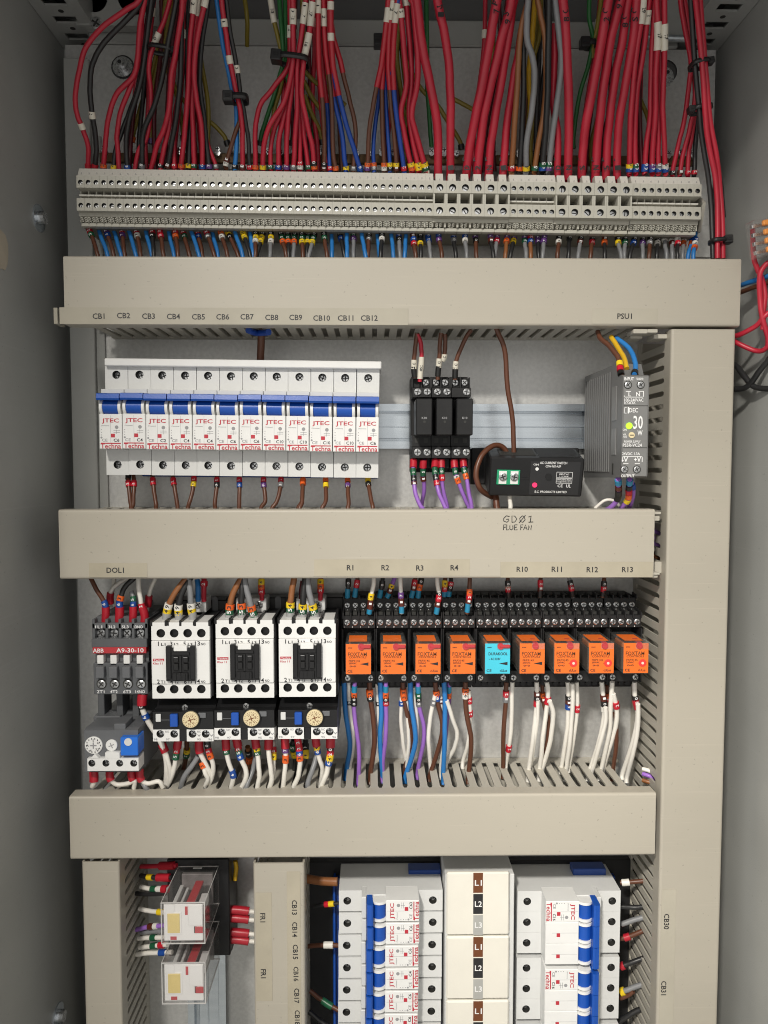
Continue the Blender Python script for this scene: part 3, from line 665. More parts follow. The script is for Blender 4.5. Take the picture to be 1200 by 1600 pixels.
upw(B, [(500, 800), (520, 1010), (470, 1150), (400, 1400)], 'brown', 1.5, '19', (), 2)
upw(B, [(320, -10), (360, 300), (410, 560), (450, 760), (485, 900), (490, 1200), (475, 1425)], 'blue', 1.6, '0', (), -1)
upw(B, [(360, -10), (400, 300), (440, 560), (490, 800), (530, 1000), (540, 1200), (540, 1430)], 'red', R1, '1', [(196, 5.0, 'w', '4'), (510, 5.5, 'w', '')], 4)
upw(B, [(400, -10), (440, 300), (490, 560), (520, 780), (560, 1000), (590, 1200), (600, 1430)], 'wblack', 1.55, '2', [(592, 5.2, 'w', '0')], 2)
upw(B, [(945, -20), (945, 300), (930, 560), (800, 750), (690, 900), (650, 1100), (650, 1430)], 'red', R1, '3', [(270, 8, 'w', '2')], 3)
upw(B, [(965, -20), (970, 210), (965, 540), (900, 850), (780, 1050), (720, 1250), (715, 1430)], 'red', R1, '4', [(110, 5, 'w', '9'), (175, 5, 'w', '2')], 9)
upw(B, [(960, 620), (910, 900), (810, 1100), (778, 1300), (780, 1430)], 'red', 1.6, '5', (), 0)
upw(B, [(970, 600), (935, 850), (880, 1050), (850, 1200), (845, 1430)], 'red', R1, '6', (), 3)
upw(B, [(970, 560), (965, 700), (930, 1000), (918, 1200), (915, 1430)], 'red', R1, '7', (), 5)
upw(B, [(1080, -20), (1050, 250), (1010, 520), (1005, 900), (990, 1150), (975, 1430)], 'red', R1, '8', [(62, 5.5, 'w', '4'), (150, 8, 'w', '7')], 7)
upw(B, [(1060, 100), (1020, 560), (1020, 1000), (1030, 1200), (1030, 1430)], 'red', 1.6, '29', (), 1)
upw(B, [(1000, 700), (1045, 1000), (1070, 1180), (1100, 1430)], 'red', 1.6, '5', (), 0)
upw(B, [(1140, -20), (1110, 260), (1060, 540), (1045, 800), (1090, 1050), (1135, 1250), (1152, 1430)], 'red', R1, '03', [(120, 15, 'w', '137'), (380, 15, 'w', '416')], 9)
# two heat shrunk bundles
upw(Cc, [(200, -20), (205, 500), (215, 650), (240, 900), (255, 1200), (255, 1440)], 'brown', 1.55, '01', [(60, 8, 'w', '4')], 6, (340, 75, 'r'))
upw(Cc, [(225, -20), (235, 500), (262, 750), (285, 950), (290, 1250), (305, 1440)], 'dblue', 1.5, '2', (), -2, (330, 85, 'r'))
upw(Cc, [(245, -20), (262, 400), (290, 600), (315, 850), (330, 1280), (352, 1440)], 'brown', 1.55, '3', [(150, 11, 'w', '12')], 4, (270, 55, 'r'))
upw(Cc, [(290, -20), (300, 500), (340, 850), (400, 1100), (425, 1330), (440, 1440)], 'dblue', 1.7, '4', (), 2, (290, 82, 'r'))
upw(Cc, [(310, -20), (320, 500), (400, 900), (470, 1150), (560, 1440)], 'dblue', 1.7, '6', [(50, 5, 'w', ''), (315, 5, 'w', '')], 6, (280, 82, 'r'))
upw(Cc, [(315, 200), (335, 340), (400, 550), (430, 700), (470, 850), (520, 1100), (505, 1440)], 'brown', 1.6, '8', (), 0, (420, 32, 'r'))
upw(Cc, [(800, 60), (785, 180), (745, 530), (680, 850), (640, 1100), (622, 1440)], 'brown', 1.65, '37', [(130, 9, 'w', '')], 5, (370, 58, 'r'))
upw(Cc, [(760, 560), (720, 850), (690, 1050), (672, 1300), (680, 1440)], 'dblue', 1.45, '38', (), -2)
upw(Cc, [(820, 0), (800, 150), (760, 540), (745, 800), (752, 1100), (765, 1440)], 'brown', 1.6, '39', [(90, 12, 'w', '')], 3, (360, 62, 'r'))
upw(Cc, [(790, 560), (775, 800), (795, 1100), (815, 1440)], 'dblue', 1.45, '40', (), 0)
upw(Cc, [(845, 0), (815, 200), (800, 530), (815, 800), (850, 1150), (870, 1440)], 'brown', 1.6, '41', [(90, 12, 'w', '12')], 5, (360, 62, 'r'))
upw(Cc, [(880, 0), (860, 170), (835, 550), (845, 700), (870, 1000), (935, 1440)], 'dblue', 1.65, '2', [(115, 12, 'w', '17')], 7, (360, 62, 'r'))
upw(Cc, [(890, -20), (912, 150), (930, 400), (955, 700), (910, 950), (940, 1150), (1000, 1440)], 'red', 1.85, '43', [(115, 5.5, 'w', '5')], 6)
upw(Cc, [(945, -20), (955, 40), (985, 400), (1000, 700), (975, 950), (1010, 1200), (1060, 1440)], 'red', 1.85, '44', [(10, 6, 'w', '')], 3)
upw(Cc, [(990, -20), (1015, 40), (1045, 400), (1050, 700), (1000, 950), (1030, 1120), (1120, 1440)], 'red', 1.95, '45', [(0, 6, 'w', '')], 9)
upw(D4, [(60, -20), (70, 100), (110, 400), (170, 700), (220, 950), (243, 1200), (243, 1500)], 'red', 2.95, '', [], 10, n=12)
BIG = []
def big(ox, pts, r, tx, lift, top=None):
    o = upw(ox, pts, 'red', r, '', [], lift, n=12)
    b = MB()
    def mark(s, px, py, d, a):
        b.ptext(s[0], px-1, py-7, d, 9, 'ink', 7, a); b.ptext(s[1], px+1, py+6, d, 9, 'ink', 7, a+20)
    px = ox+pts[-1][0]*220/1200; mark(tx, px, 256, dd(256)+lift*.2+r+1.2, 75)
    if top: b.build('ink_marking', o); b = MB()
    if top: mark(top[0], ox+top[1]*220/1200, top[2]*220/1200, dd(top[2]*220/1200)+lift+r+1.0, 70)
    b.build('ink_marking', o)
big(D4, [(235, -20), (255, 100), (290, 250), (330, 500), (345, 750), (350, 1000), (345, 1500)], 2.8, 'F1', 10, ('S1', 262, 90))
big(D4, [(745, -20), (700, 250), (640, 600), (580, 900), (520, 1200), (480, 1500)], 3.0, 'SD', 11, ('P7', 735, 60))
big(D4, [(865, -20), (850, 100), (790, 300), (720, 600), (650, 900), (610, 1150), (575, 1500)], 3.0, 'P2', 9, ('S9', 830, 150))
big(D4, [(890, -20), (870, 100), (820, 450), (770, 750), (720, 1050), (690, 1250), (672, 1500)], 2.9, 'SN', 5)
big(D4, [(960, 250), (930, 450), (900, 600), (860, 850), (820, 1150), (795, 1500)], 2.7, 'S1', 2)
upw(D4, [(1020, -20), (950, 250), (925, 600), (900, 1000), (868, 1440)], 'tan', 2.0, '2', (), 10)
upw(D4, [(1000, 50), (975, 400), (970, 800), (960, 1100), (935, 1440)], 'wblack', 1.9, '3', (), 8)
upw(D4, [(1010, -10), (1000, 150), (1000, 330), (1050, 500), (1065, 700), (1040, 950), (1000, 1200), (992, 1440)], 'grey', 2.0, '4', (), 13)
upw(D4, [(1090, -20), (1110, 100), (1150, 300), (1162, 600), (1150, 900), (1110, 1150), (1065, 1440)], 'tan', 1.9, '5', (), 7)
upw(E5, [(205, -20), (200, 500), (190, 900), (170, 1200), (150, 1440)], 'wblack', 2.0, '56', (), 10)
upw(E5, [(255, -20), (300, 350), (310, 600), (270, 900), (230, 1200), (203, 1440)], 'grey', 2.0, '57', (), 9)
big(E5, [(250, 200), (252, 350), (250, 600), (240, 850), (280, 1150), (278, 1510)], 2.4, 'CD', 3)
big(E5, [(325, -20), (350, 300), (370, 700), (374, 1200), (368, 1510)], 3.0, 'CN', 10, ('C8', 350, 130))
big(E5, [(715, -20), (660, 300), (590, 700), (530, 1000), (497, 1250), (485, 1510)], 3.0, 'CS', 12, ('C2', 690, 130))
big(E5, [(820, -20), (740, 300), (690, 600), (650, 900), (620, 1200), (600, 1510)], 3.0, 'KN', 9, ('D9', 800, 20))
big(E5, [(880, -20), (830, 350), (770, 650), (730, 950), (705, 1200), (690, 1510)], 2.8, 'P5', 6, ('C8', 850, 180))
big(E5, [(955, -20), (920, 350), (860, 700), (810, 1000), (788, 1250), (788, 1510)], 2.8, 'SI', 7, ('CS', 935, 130))
upw(E5, [(1010, 0), (990, 200), (950, 450), (922, 750), (902, 1000), (890, 1450)], 'red', 1.9, '46', [(90, 17, 'w', '829')], 7)
upw(E5, [(1060, 0), (1040, 190), (1000, 500), (955, 800), (938, 1100), (945, 1450)], 'red', 1.9, '56', [(150, 9, 'w', '2')], 4)
upw(G6, [(345, -20), (335, 200), (318, 500), (310, 800), (305, 1000), (272, 1250), (258, 1450)], 'red', 1.9, '66', (), 3)
upw(G6, [(360, -20), (370, 300), (352, 700), (350, 1000), (330, 1200), (322, 1450)], 'red', 1.9, '76', [(310, 18, 'w', '147')], 8)
upw(G6, [(395, -20), (395, 400), (385, 800), (375, 1100), (375, 1450)], 'red', 1.8, '86', [(330, 8, 'w', '')], 4)
upw(G6, [(425, -20), (430, 400), (415, 800), (420, 1100), (436, 1450)], 'red', 1.8, '96', [(320, 17, 'w', '157')], 9)
upw(G6, [(560, -20), (600, 250), (650, 500), (640, 700), (590, 1050), (540, 1250), (495, 1475)], 'red', 1.6, '0', (), 2)
upw(G6, [(600, -20), (640, 300), (680, 600), (680, 900), (640, 1100), (590, 1300), (558, 1475)], 'red', 1.6, '1', (), 0)
upw(G6, [(660, 500), (695, 800), (690, 920), (660, 1150), (635, 1300), (625, 1475)], 'red', 1.6, '2', (), -4)
upw(G6, [(690, 700), (700, 1000), (690, 1250), (680, 1475)], 'wblack', 1.6, '2', (), -6)
# wires that pass the row on its right into the first trunking
GP = 'wires passing the right end of the terminal row'
for (pts, col, lab, r) in (([(1077, -30, 92), (1085, 90, 84), (1092, 165, 76), (1096, 210, 70), (1107, 280, 64), (1112, 340, 62), (1114, 404, 62)], 'wblack', 'black wire passing the right end of the terminal row, left of two red wires', 2.0),
                           ([(1084, -30, 94), (1096, 90, 88), (1102, 175, 80), (1106, 220, 74), (1118, 280, 67), (1121, 340, 65), (1121, 404, 65)], 'red', 'left red wire of the tied pair passing the right end of the terminal row', 2.0),
                           ([(1092, -30, 92), (1101, 90, 86), (1108, 175, 78), (1117, 230, 72), (1124, 280, 64), (1128, 340, 62), (1130, 404, 62)], 'red', 'right red wire of the tied pair passing the right end of the terminal row', 2.0),
                           ([(1098, 100, 60), (1107, 185, 58), (1117, 240, 54), (1127, 290, 50), (1131, 340, 48)], 'wblack', 'black wire half hidden behind the tied red pair at upper right', 1.6)):
    wire(pts, r, col, lab, GP)
# earth wires to the brass bar
GE = 'earth wires landing on the brass bar'
EY = 236
for (pts, col, lab, m_) in (
    ([(262, -20, 50), (250, 60, 40), (238, 110, 34), (222, 160, 28), (212, 195, 24), (206, 222, 22)], 'ylg', 'yellow-green earth wire landing left of all others on the brass bar', '3'),
    ([(270, -20, 48), (258, 60, 40), (244, 110, 34), (236, 160, 28), (236, 200, 24), (236, 225, 22)], 'ylg', 'yellow-green earth wire landing with a violet collar on the brass bar', '7'),
    ([(258, 70, 34), (262, 110, 30), (275, 145, 28), (283, 180, 26), (287, 220, 22)], 'ylg', 'yellow-green earth wire landing with brown collar between upper left red wires', '1'),
    ([(262, 90, 34), (275, 140, 30), (300, 170, 30), (330, 192, 27), (350, 212, 24), (356, 228, 22)], 'ylg', 'yellow-green earth wire curving right to the brass bar at left of centre', 'k'),
    ([(380, -20, 40), (386, 30, 36), (386, 72, 20)], 'ylg', 'single yellow-green wire hanging in front of the grey flange above the tie', ''),
    ([(421, -10, 60), (428, 30, 56), (437, 70, 50), (441, 92, 46), (440, 130, 38), (428, 175, 30), (424, 220, 24)], 'ylg', 'yellow-green wire with long cream 103 tag entering the big tie', ''),
    ([(436, -10, 58), (441, 60, 54), (443, 92, 48), (434, 130, 40), (420, 175, 32), (410, 205, 26), (406, 228, 22)], 'green', 'green wire leaving the big tie down and left to the brass bar', 'k'),
    ([(446, -10, 56), (446, 60, 52), (447, 110, 44), (456, 160, 34), (458, 200, 26), (456, 228, 22)], 'green', 'green wire running through the big tie straight down to the brass bar', 'k'),
    ([(476, 112, 40), (492, 128, 36), (512, 142, 30), (540, 165, 26)], 'ylg', 'yellow-green wire leaving the big tie to the right, upper of two', ''),
    ([(475, 126, 40), (486, 150, 36), (500, 170, 30), (512, 195, 26), (520, 225, 22)], 'ylg', 'yellow-green wire leaving the big tie to the right, lower of two', ''),
    ([(476, 148, 38), (488, 180, 32), (500, 205, 26), (504, 226, 22)], 'ylg', 'yellow-green wire dropping beside the red bundle to a black ferrule', 'k'),
    ([(474, 150, 36), (482, 185, 30), (490, 226, 22)], 'green', 'dark green wire beside the red bundle reaching the brass bar', 'r'),
    ([(628, -10, 56), (624, 40, 50), (620, 90, 42), (628, 150, 34), (636, 190, 28), (642, 228, 22)], 'ylg', 'yellow-green wire behind the red and blue bundle right of centre', 'k'),
    ([(666, -20, 50), (667, 60, 44), (668, 140, 34), (672, 200, 26), (674, 230, 22)], 'green', 'plain dark green wire running straight down between thick red wires', ''),
    ([(628, 80, 40), (655, 135, 34), (680, 160, 30), (703, 195, 26), (719, 222, 22), (721, 234, 21)], 'ylg', 'yellow-green wire crossing behind thick red wires to a black ferrule', 'k'),
    ([(838, -20, 62), (834, 30, 58), (830, 75, 50), (826, 120, 40), (828, 170, 30), (826, 228, 22)], 'yellow', 'bright yellow wire hanging between two brown wires at upper right', ''),
    ([(846, -20, 56), (842, 60, 48), (826, 110, 38), (824, 160, 30), (818, 226, 22)], 'ylg', 'yellow-green wire behind the bright yellow wire at upper right', ''),
    ([(921, -10, 60), (921, 30, 56), (926, 62, 50), (920, 100, 42), (905, 150, 34), (897, 210, 24), (896, 232, 22)], 'green', 'green wire from a small tie curving down left between thick red wires', ''),
    ([(940, -10, 58), (934, 40, 54), (928, 66, 50), (926, 90, 44)], 'ylg', 'yellow-green wire ending at the small tie between thick red wires', ''),
    ([(998, 150, 36), (1010, 178, 30), (1016, 200, 26), (1024, 230, 22)], 'ylg', 'short yellow-green wire behind the red wires at far upper right', ''),
    ([(700, 150, 34), (765, 190, 28), (768, 232, 22)], 'ylg', 'dark yellow-green wire seen between thick red wires above the wide terminals', '')):
    mk = [(pts[-1][1]-3, 5, m_, '', 1.5)] if m_ else []
    if '103' in lab: mk = [(18, 15, 'w', '103', 1.35)]
    wire(pts, 1.75 if col != 'yellow' else 2.0, col, lab, GE, mk, name='earth_wire', cat='earth wire')
# cable ties
def tie(px, py, d, wpx, hpx, dep, label, head=-1, rot=0, hs=1.0):
    X, _, Z = P(px, py, d); t = thing('cable_tie', label, 'cable tie', (X, d, Z)); t.rotation_euler = (0, -math.radians(rot), 0)
    w, h = mm(wpx, d), mm(hpx, d); b = MB(); n = 20
    ring = lambda k: [(X+(w/2+k)*math.copysign(abs(math.cos(a))**.6, math.cos(a)), d+(dep/2+k)*math.copysign(abs(math.sin(a))**.6, math.sin(a))) for a in [2*math.pi*i/n for i in range(n)]]
    o_, i_ = ring(0.6), ring(-0.5)
    vs = [(x, y, z) for z in (Z-h/2, Z+h/2) for r_ in (o_, i_) for x, y in r_]
    fs = []
    for i in range(n):
        j = (i+1) % n; fs += [(i, j, 2*n+j, 2*n+i), (n+i, 3*n+i, 3*n+j, n+j), (i, n+i, n+j, j), (2*n+i, 2*n+j, 3*n+j, 3*n+i)]
    b.add(vs, fs, 'tie', True); b.build('strap', t)
    b = MB(); hx = X+head*(w/2+1.2); q = 2.6*hs
    b.box(hx-q, hx+q, d-q*.5, d+q*1.1+dep*.2, Z-q, Z+q, 'tie', .6); b.box(hx-q*.5, hx+q*.5, d, d+q*1.1+dep*.2+.4, Z-q*.3, Z+q*.3, 'blackm'); b.build('ratchet_head', t)
tie(374, 155, dd(155)+5, 26, 9, 12, 'black cable tie around blue, red and black wires, left of centre', -1, 0, 1.5)
tie(459, 95, dd(95)+8, 46, 8, 16, 'big black cable tie around the red bundle with cream tags', -1, -6, 1.5)
tie(252, 78, dd(78)+3, 36, 6, 12, 'black cable tie around yellow-green wires behind black wires at upper left', 1, -8, .8)
tie(610, 68, 40, 30, 10, 14, 'dark cable tie behind the blue and brown bundle right of centre', -1, 0, 1.6)
tie(922, 70, 50, 14, 8, 10, 'small black cable tie on green wires between thick red wires', -1, 0, 1.4)
tie(1092, 101, 82, 26, 6, 14, 'upper black cable tie on the bundle at the right end of the row', 1, 10, .9)
tie(1095, 171, 72, 29, 6, 14, 'lower black cable tie on the bundle at the right end of the row', -1, 9, .9)
tie(1121, 377, 62, 22, 6, 12, 'black cable tie just above the top trunking at far right', 1, 4, 1.2)
# ================================================================== wires below the terminal row
GB = 'short wires between the terminal row and the top trunking'
def low(frame, xt, xb, col, mk, r=1.55):
    ox, sc, y0 = frame
    pt, pb_ = ox+xt*sc, ox+xb*sc
    dy = tys(pt)
    k = min(range(len(TX)), key=lambda i: abs(TX[i][0]-pt))
    near = 'under the %s terminal of the row' % ordn(k+1)
    if near in _used2: near = 'sharing the space under the %s terminal' % ordn(k+1)
    if near in _used2: near = 'last of three crowded under the %s terminal' % ordn(k+1)
    _used2.add(near)
    cn = ' and '.join(list(dict.fromkeys(CNAME[c] for c in mk))[:2])
    d0 = random.uniform(26, 32)
    pts = [(pt-(pb_-pt)*.25, 346+dy, d0), (pt, 357+dy, d0+1), (pt+(pb_-pt)*.45, 374+dy*.8, d0+5), (pb_, 396, d0+9), (pb_+(pb_-pt)*.4, 420, d0+9)]
    marks = [(361+dy+i*6.2, 3.2, c, c if c.isdigit() else '', 1.45) for i, c in enumerate(mk)]
    wire(pts, r*1.08, col, '%s wire%s %s' % (WNAME[col], ' with %s collar' % cn if cn else '', near), GB, marks)
_used2 = set()
FA, FB, FC, FD = (110, 260/1200, 250), (360, 260/1200, 250), (610, 260/1200, 250), (860, 340/1200, 250)
for xt, xb, c, m_ in ((135, 195, 'brown', '25'), (200, 265, 'blue', ''), (255, 310, 'brown', '76'), (310, 362, 'blue', ''), (370, 390, 'brown', '2k1'[0]+'7'), (418, 470, 'blue', ''), (475, 505, 'brown', '29'), (540, 585, 'blue', ''),
                      (590, 600, 'wblack', '20'), (645, 670, 'brown', '22'), (705, 745, 'blue', ''), (755, 775, 'brown', '23'), (810, 855, 'brown', '25'), (870, 925, 'blue', ''), (915, 950, 'brown', '26'), (978, 1035, 'brown', '28'),
                      (1020, 1062, 'blue', ''), (1080, 1130, 'brown', '39'), (1130, 1205, 'brown', '40')): low(FA, xt, xb, c, m_)
for xt, xb, c, m_ in ((30, 85, 'blue', ''), (88, 140, 'wblack', '44'), (140, 162, 'blue', ''), (183, 180, 'brown', '049'), (238, 195, 'wblack', '044'), (295, 287, 'grey', '049'), (360, 400, 'brown', '053'), (415, 420, 'wblack', '053'), (465, 455, 'grey', '053'),
                      (515, 522, 'brown', '054'), (562, 550, 'wblack', '054'), (610, 570, 'grey', '054'), (672, 695, 'brown', '05'), (730, 733, 'blue', ''), (788, 820, 'wblack', '06'), (838, 842, 'blue', ''), (888, 888, 'grey', '57'), (945, 972, 'blue', ''),
                      (1000, 993, 'brown', '08'), (1058, 1075, 'blue', ''), (1095, 1083, 'wblack', '09'), (1160, 1175, 'blue', '')): low(FB, xt, xb, c, m_)
for xt, xb, c, m_ in ((60, 68, 'grey', '60'), (112, 105, 'blue', ''), (160, 180, 'brown', '162'), (215, 220, 'wblack', '0k4'), (270, 288, 'grey', '66'), (345, 370, 'brown', '67'), (452, 470, 'wblack', '68'), (535, 550, 'grey', '69'), (612, 620, 'brown', '70'),
                      (720, 740, 'wblack', '71'), (772, 755, 'grey', '72'), (842, 830, 'tan', '73'), (895, 868, 'wblack', '74'), (965, 978, 'grey', '75'), (1010, 1012, 'tan', '26'), (1062, 1068, 'wblack', '77'), (1110, 1100, 'grey', '77')): low(FC, xt, xb, c, m_)
for xt, xb, c, m_ in ((48, 40, 'brown', '09'), (105, 100, 'wblack', '0'), (168, 155, 'grey', '01'), (232, 222, 'brown', '02'), (298, 300, 'wblack', '13'), (368, 388, 'grey', '04'), (412, 408, 'grey', '05'), (466, 440, 'wblack', '06'), (508, 510, 'grey', '07'),
                      (550, 545, 'brown', '08'), (592, 588, 'wblack', '09'), (628, 640, 'grey', '9'), (668, 672, 'grey', '91'), (702, 700, 'wblack', '92'), (736, 730, 'grey', '93'), (785, 762, 'blue', '63'), (800, 790, 'blue', '693')): low(FD, xt, xb, c, m_)

XW = []
random.seed(21)
for (xt, xb, n_, cols, nm) in ((238, 222, 4, ('red', 'wblack', 'red', 'maroon'), 'first black and red group'), (300, 300, 4, ('red', 'wblack', 'red', 'ylg'), 'second red group'), (470, 466, 5, ('red', 'red', 'ylg', 'maroon', 'red'), 'tied red bundle'), (500, 520, 3, ('red', 'ylg', 'brown'), 'first blue and brown group'), (625, 628, 4, ('red', 'maroon', 'ylg', 'brown'), 'second blue and brown group'), (770, 752, 3, ('red', 'ylg', 'maroon'), 'thick red group above the wide terminals'), (842, 832, 3, ('brown', 'ylg', 'wblack'), 'grey and brown group'), (950, 925, 3, ('red', 'ylg', 'maroon'), 'last thick red group'), (1020, 1012, 3, ('red', 'maroon', 'ylg'), 'tagged red group')):
    for k in range(n_):
        a = xt+(k-(n_-1)/2)*9+random.uniform(-3, 3); e = xb+(k-(n_-1)/2)*15+random.uniform(-4, 4)
        XW.append(([(a, -20, 48), (a*.75+e*.25+random.uniform(-5, 5), 70, 40), (a*.4+e*.6+random.uniform(-6, 6), 160, 32), (e, 225, 26), (e+2, 268, 22)], cols[k], nm, k))
DEEP = Mass('wire_mass', 'dark mass of red, black and yellow-green wires deep behind the front bundles', 'wire mass')
for (pts, col, nm, k) in XW: DEEP.add(pts, 1.8, col, [(random.uniform(8, 60), 6, 'w', '')] if col == 'red' else [])
for (pts, col, where) in (([(238, -20, 44), (226, 60, 40), (214, 140, 34), (206, 200, 30), (202, 262, 28)], 'maroon', 'behind the black wires at upper left'), ([(282, -20, 46), (268, 80, 40), (262, 160, 34), (258, 262, 28)], 'maroon', 'behind the yellow-green wires at upper left'), ([(310, -20, 44), (300, 90, 40), (296, 180, 34), (300, 262, 28)], 'maroon', 'behind the second red group from the left'),
    ([(322, -20, 44), (312, 90, 40), (310, 180, 34), (318, 262, 28)], 'red', 'behind the second red group from the left, touching a black one'), ([(462, -20, 46), (458, 80, 42), (456, 160, 36), (462, 262, 28)], 'maroon', 'deep inside the tied red bundle'), ([(478, -20, 46), (468, 90, 42), (470, 170, 36), (478, 262, 28)], 'maroon', 'at the right back of the tied red bundle'),
    ([(608, -20, 44), (604, 80, 40), (600, 160, 34), (604, 262, 28)], 'maroon', 'behind the blue and brown wires right of centre'), ([(640, -20, 46), (644, 80, 40), (640, 170, 34), (646, 262, 28)], 'maroon', 'behind the curved red wires right of centre'), ([(796, -20, 46), (778, 100, 40), (760, 200, 34), (756, 270, 28)], 'maroon', 'behind the thick red wires right of centre'),
    ([(846, -20, 46), (842, 100, 40), (838, 200, 34), (836, 270, 28)], 'wblack', 'behind the grey and brown wires at right'), ([(950, -20, 46), (934, 100, 40), (920, 200, 34), (914, 270, 28)], 'maroon', 'behind the thick red wires at far right'), ([(1010, -20, 46), (1000, 100, 40), (1000, 200, 34), (1004, 270, 28)], 'maroon', 'between the two tagged red groups at far right')):
    DEEP.add(pts, 1.9, col)
DEEP.done()
# ================================================================== circuit breakers
def mcb_meshes(parts, u, text=None, dark=False, grey=True):
    """one pole centred at u (mm), front centre at z=0; shapes go into the MBs of parts"""
    b, tg, sc, pr = parts['housing'], parts['toggle'], parts['screw'], parts['print']
    w = 8.72
    b.box(u-w, u+w, 6, 44, -43, 41.6, 'mcb')
    b.hbox(u-w, u+w, 44, 50, 23, 41.6, 'mcb', [(u, 34.8, 3.2, 7)])
    b.hbox(u-w, u+w, 44, 50, -43, -23.2, 'mcb', [(u, -35.0, 3.2, 7)])
    for z in (34.8, -35.0): sc.append((u, z))
    b.box(u-w, u+w, 44, 60, 19.2, 22.9, 'mcb', .4)
    b.box(u-w, u+w, 44, 56, 3.5, 19.2, 'mcb')
    b.box(u-w+.08, u+w-.08, 44, 65, -23.0, 3.6, 'mcbw', .4)
    b.box(u-w, u+w, 44, 63.5, -23.1, -22.6, 'mcb')
    for sx in (-1, 1):            # hinge rings
        b.cyl((u+sx*7.0-1.05, 60.5, 8.8), 'x', 6.4, 6.4, 2.1, 'white', 20)
    tg.cyl((u-5.8, 60.3, 9.2), 'x', 5.7, 5.7, 11.6, 'tog', 20)
    tg.prism([(56, 14.4), (70.5, 13.6), (71.5, 15.0), (71.0, 18.3), (69, 19.0), (56, 18.6)], 'x', u-8.55, u+8.55, 'tog')
    pr.box(u-.08, u+.08, 65, 65.06, -18, 2.5, 'greyink')
    pr.box(u+0.2, u+3.2, 65, 65.12, -14.2, -11.4, 'redlab')
    if text is not None:
        pr.text('JTEC', u, -1.8, 65.15, 4.0, 'redlab', 13)
        pr.text('CE', u-4.6, -16.3, 65.1, 2.2, 'greyink', 4.2); pr.text(text, u+4.4, -16.3, 65.1, 2.4, 'ink' if grey else 'greyink', 4.4 if len(text) < 3 else 5.6)
        pr.box(u-7.6, u+7.6, 65, 65.12, -19.1, -18.3, 'redlab'); pr.text('Techna', u, -20.8, 65.15, 3.8, 'redlab', 15.4)
        pr.text('(Yxxxxx)'.replace('x', 'w'), u-4.0, -5.4, 65.1, 1.1, 'greyink', 6)
        pr.cyl((u+4.6, 65, -6.4), 'd', 1.4, 1.4, .08, 'greyink', 10)
        pr.box(u+2.2, u+7.0, 65, 65.06, -9.2, -8.9, 'greyink'); pr.box(u+2.2, u+7.0, 65, 65.06, -10.6, -10.3, 'greyink'); pr.box(u+4.3, u+4.6, 65, 65.07, -11.5, -8.3, 'greyink')
        for k in range(4): pr.cyl((u-7.0, 65, -8.4-k*2.0), 'd', .35 if k < 3 else .8, .35 if k < 3 else .8, .07, 'greyink', 8)
def breaker(px, py, label, texts, poles=1, ang=0.0, group=None, screws=True):
    X, _, Z = P(px, py, 50)
    t = thing('circuit_breaker', label, 'circuit breaker', (X, 0, Z), group)
    parts = {'housing': MB(), 'toggle': MB(), 'screw': [], 'print': MB()}
    us = [(k-(poles-1)/2)*17.55 for k in range(poles)]
    for k, u in enumerate(us): mcb_meshes(parts, u, texts if k == 0 else None)
    def fin(b, nm): o = b.build(nm, None); o.parent = t; return o
    fin(parts['housing'], 'housing')
    for u in us:
        pass
    fin(parts['toggle'], 'toggle'); fin(parts['print'], 'print')
    for (u, z) in parts['screw']:
        s_ = MB(); s_.screw(u, z, 43.2, 2.75, h=1.0); fin(s_, 'screw')
    t.rotation_euler = (random.uniform(-.004, .004), ang+random.uniform(-.003, .003), 0); return t
RAT = ['C6', 'C4', 'C2', 'C4', 'C4', 'C6', 'C6', 'C10', 'C10', 'C10', 'C10', 'C6']
for i in range(12):
    x = 182.8+35.62*i
    breaker(x, 654.4+0.0128*(x-182.8)+1.2, 'white circuit breaker rated %s with blue toggle below the CB%d label' % (RAT[i], i+1), RAT[i], 1, 0.0098, 'single pole breakers in the upper row')
t = thing('busbar_cover', 'long white cover strip lying along the top of the upper breaker row', 'cover strip', P(380, 565, 50)); t.rotation_euler = (0, .0098, 0)
b = MB(); X0, X1, Z0, Z1 = PB(163, 562, 596, 574.5, 55); b.box(X0, X1, 20, 55, Z0+.4, Z1, 'white', .6); b.build('strip', t)
t = thing('busbar', 'dark blue busbar insulation showing under the upper breaker row', 'busbar', P(400, 742, 30)); t.rotation_euler = (0, .0098, 0)
b = MB(); X0, X1, Z0, Z1 = PB(222, 737, 590, 746, 34); b.box(X0, X1, 12, 34, Z0, Z1, 'blueb', .5); b.build('insulation', t)
# lower left column: single poles lying on their side
for k in range(7):
    tx = ['C63', 'C6', 'C6', 'C4', 'C6', 'C6', 'C6'][k]
    breaker(609.3-.35*k, 1407+34.75*k, 'white breaker on its side, %s in the column left of the covers' % ('topmost and marked C63' if k == 0 else ordn(k+1)+' from the top'), tx, 1, -math.pi/2, 'breakers lying sideways left of the busbar covers')
for k in range(3):
    breaker(890-1.4*k, 1440.5+103.6*k, 'three pole white breaker lying on its side, %s' % ('uppermost, beside the CB30 label' if k == 0 else ('beside the CB31 label' if k == 1 else 'lowest, cut off by the frame')), 'C16', 3, math.pi/2, 'three pole breakers right of the busbar covers')
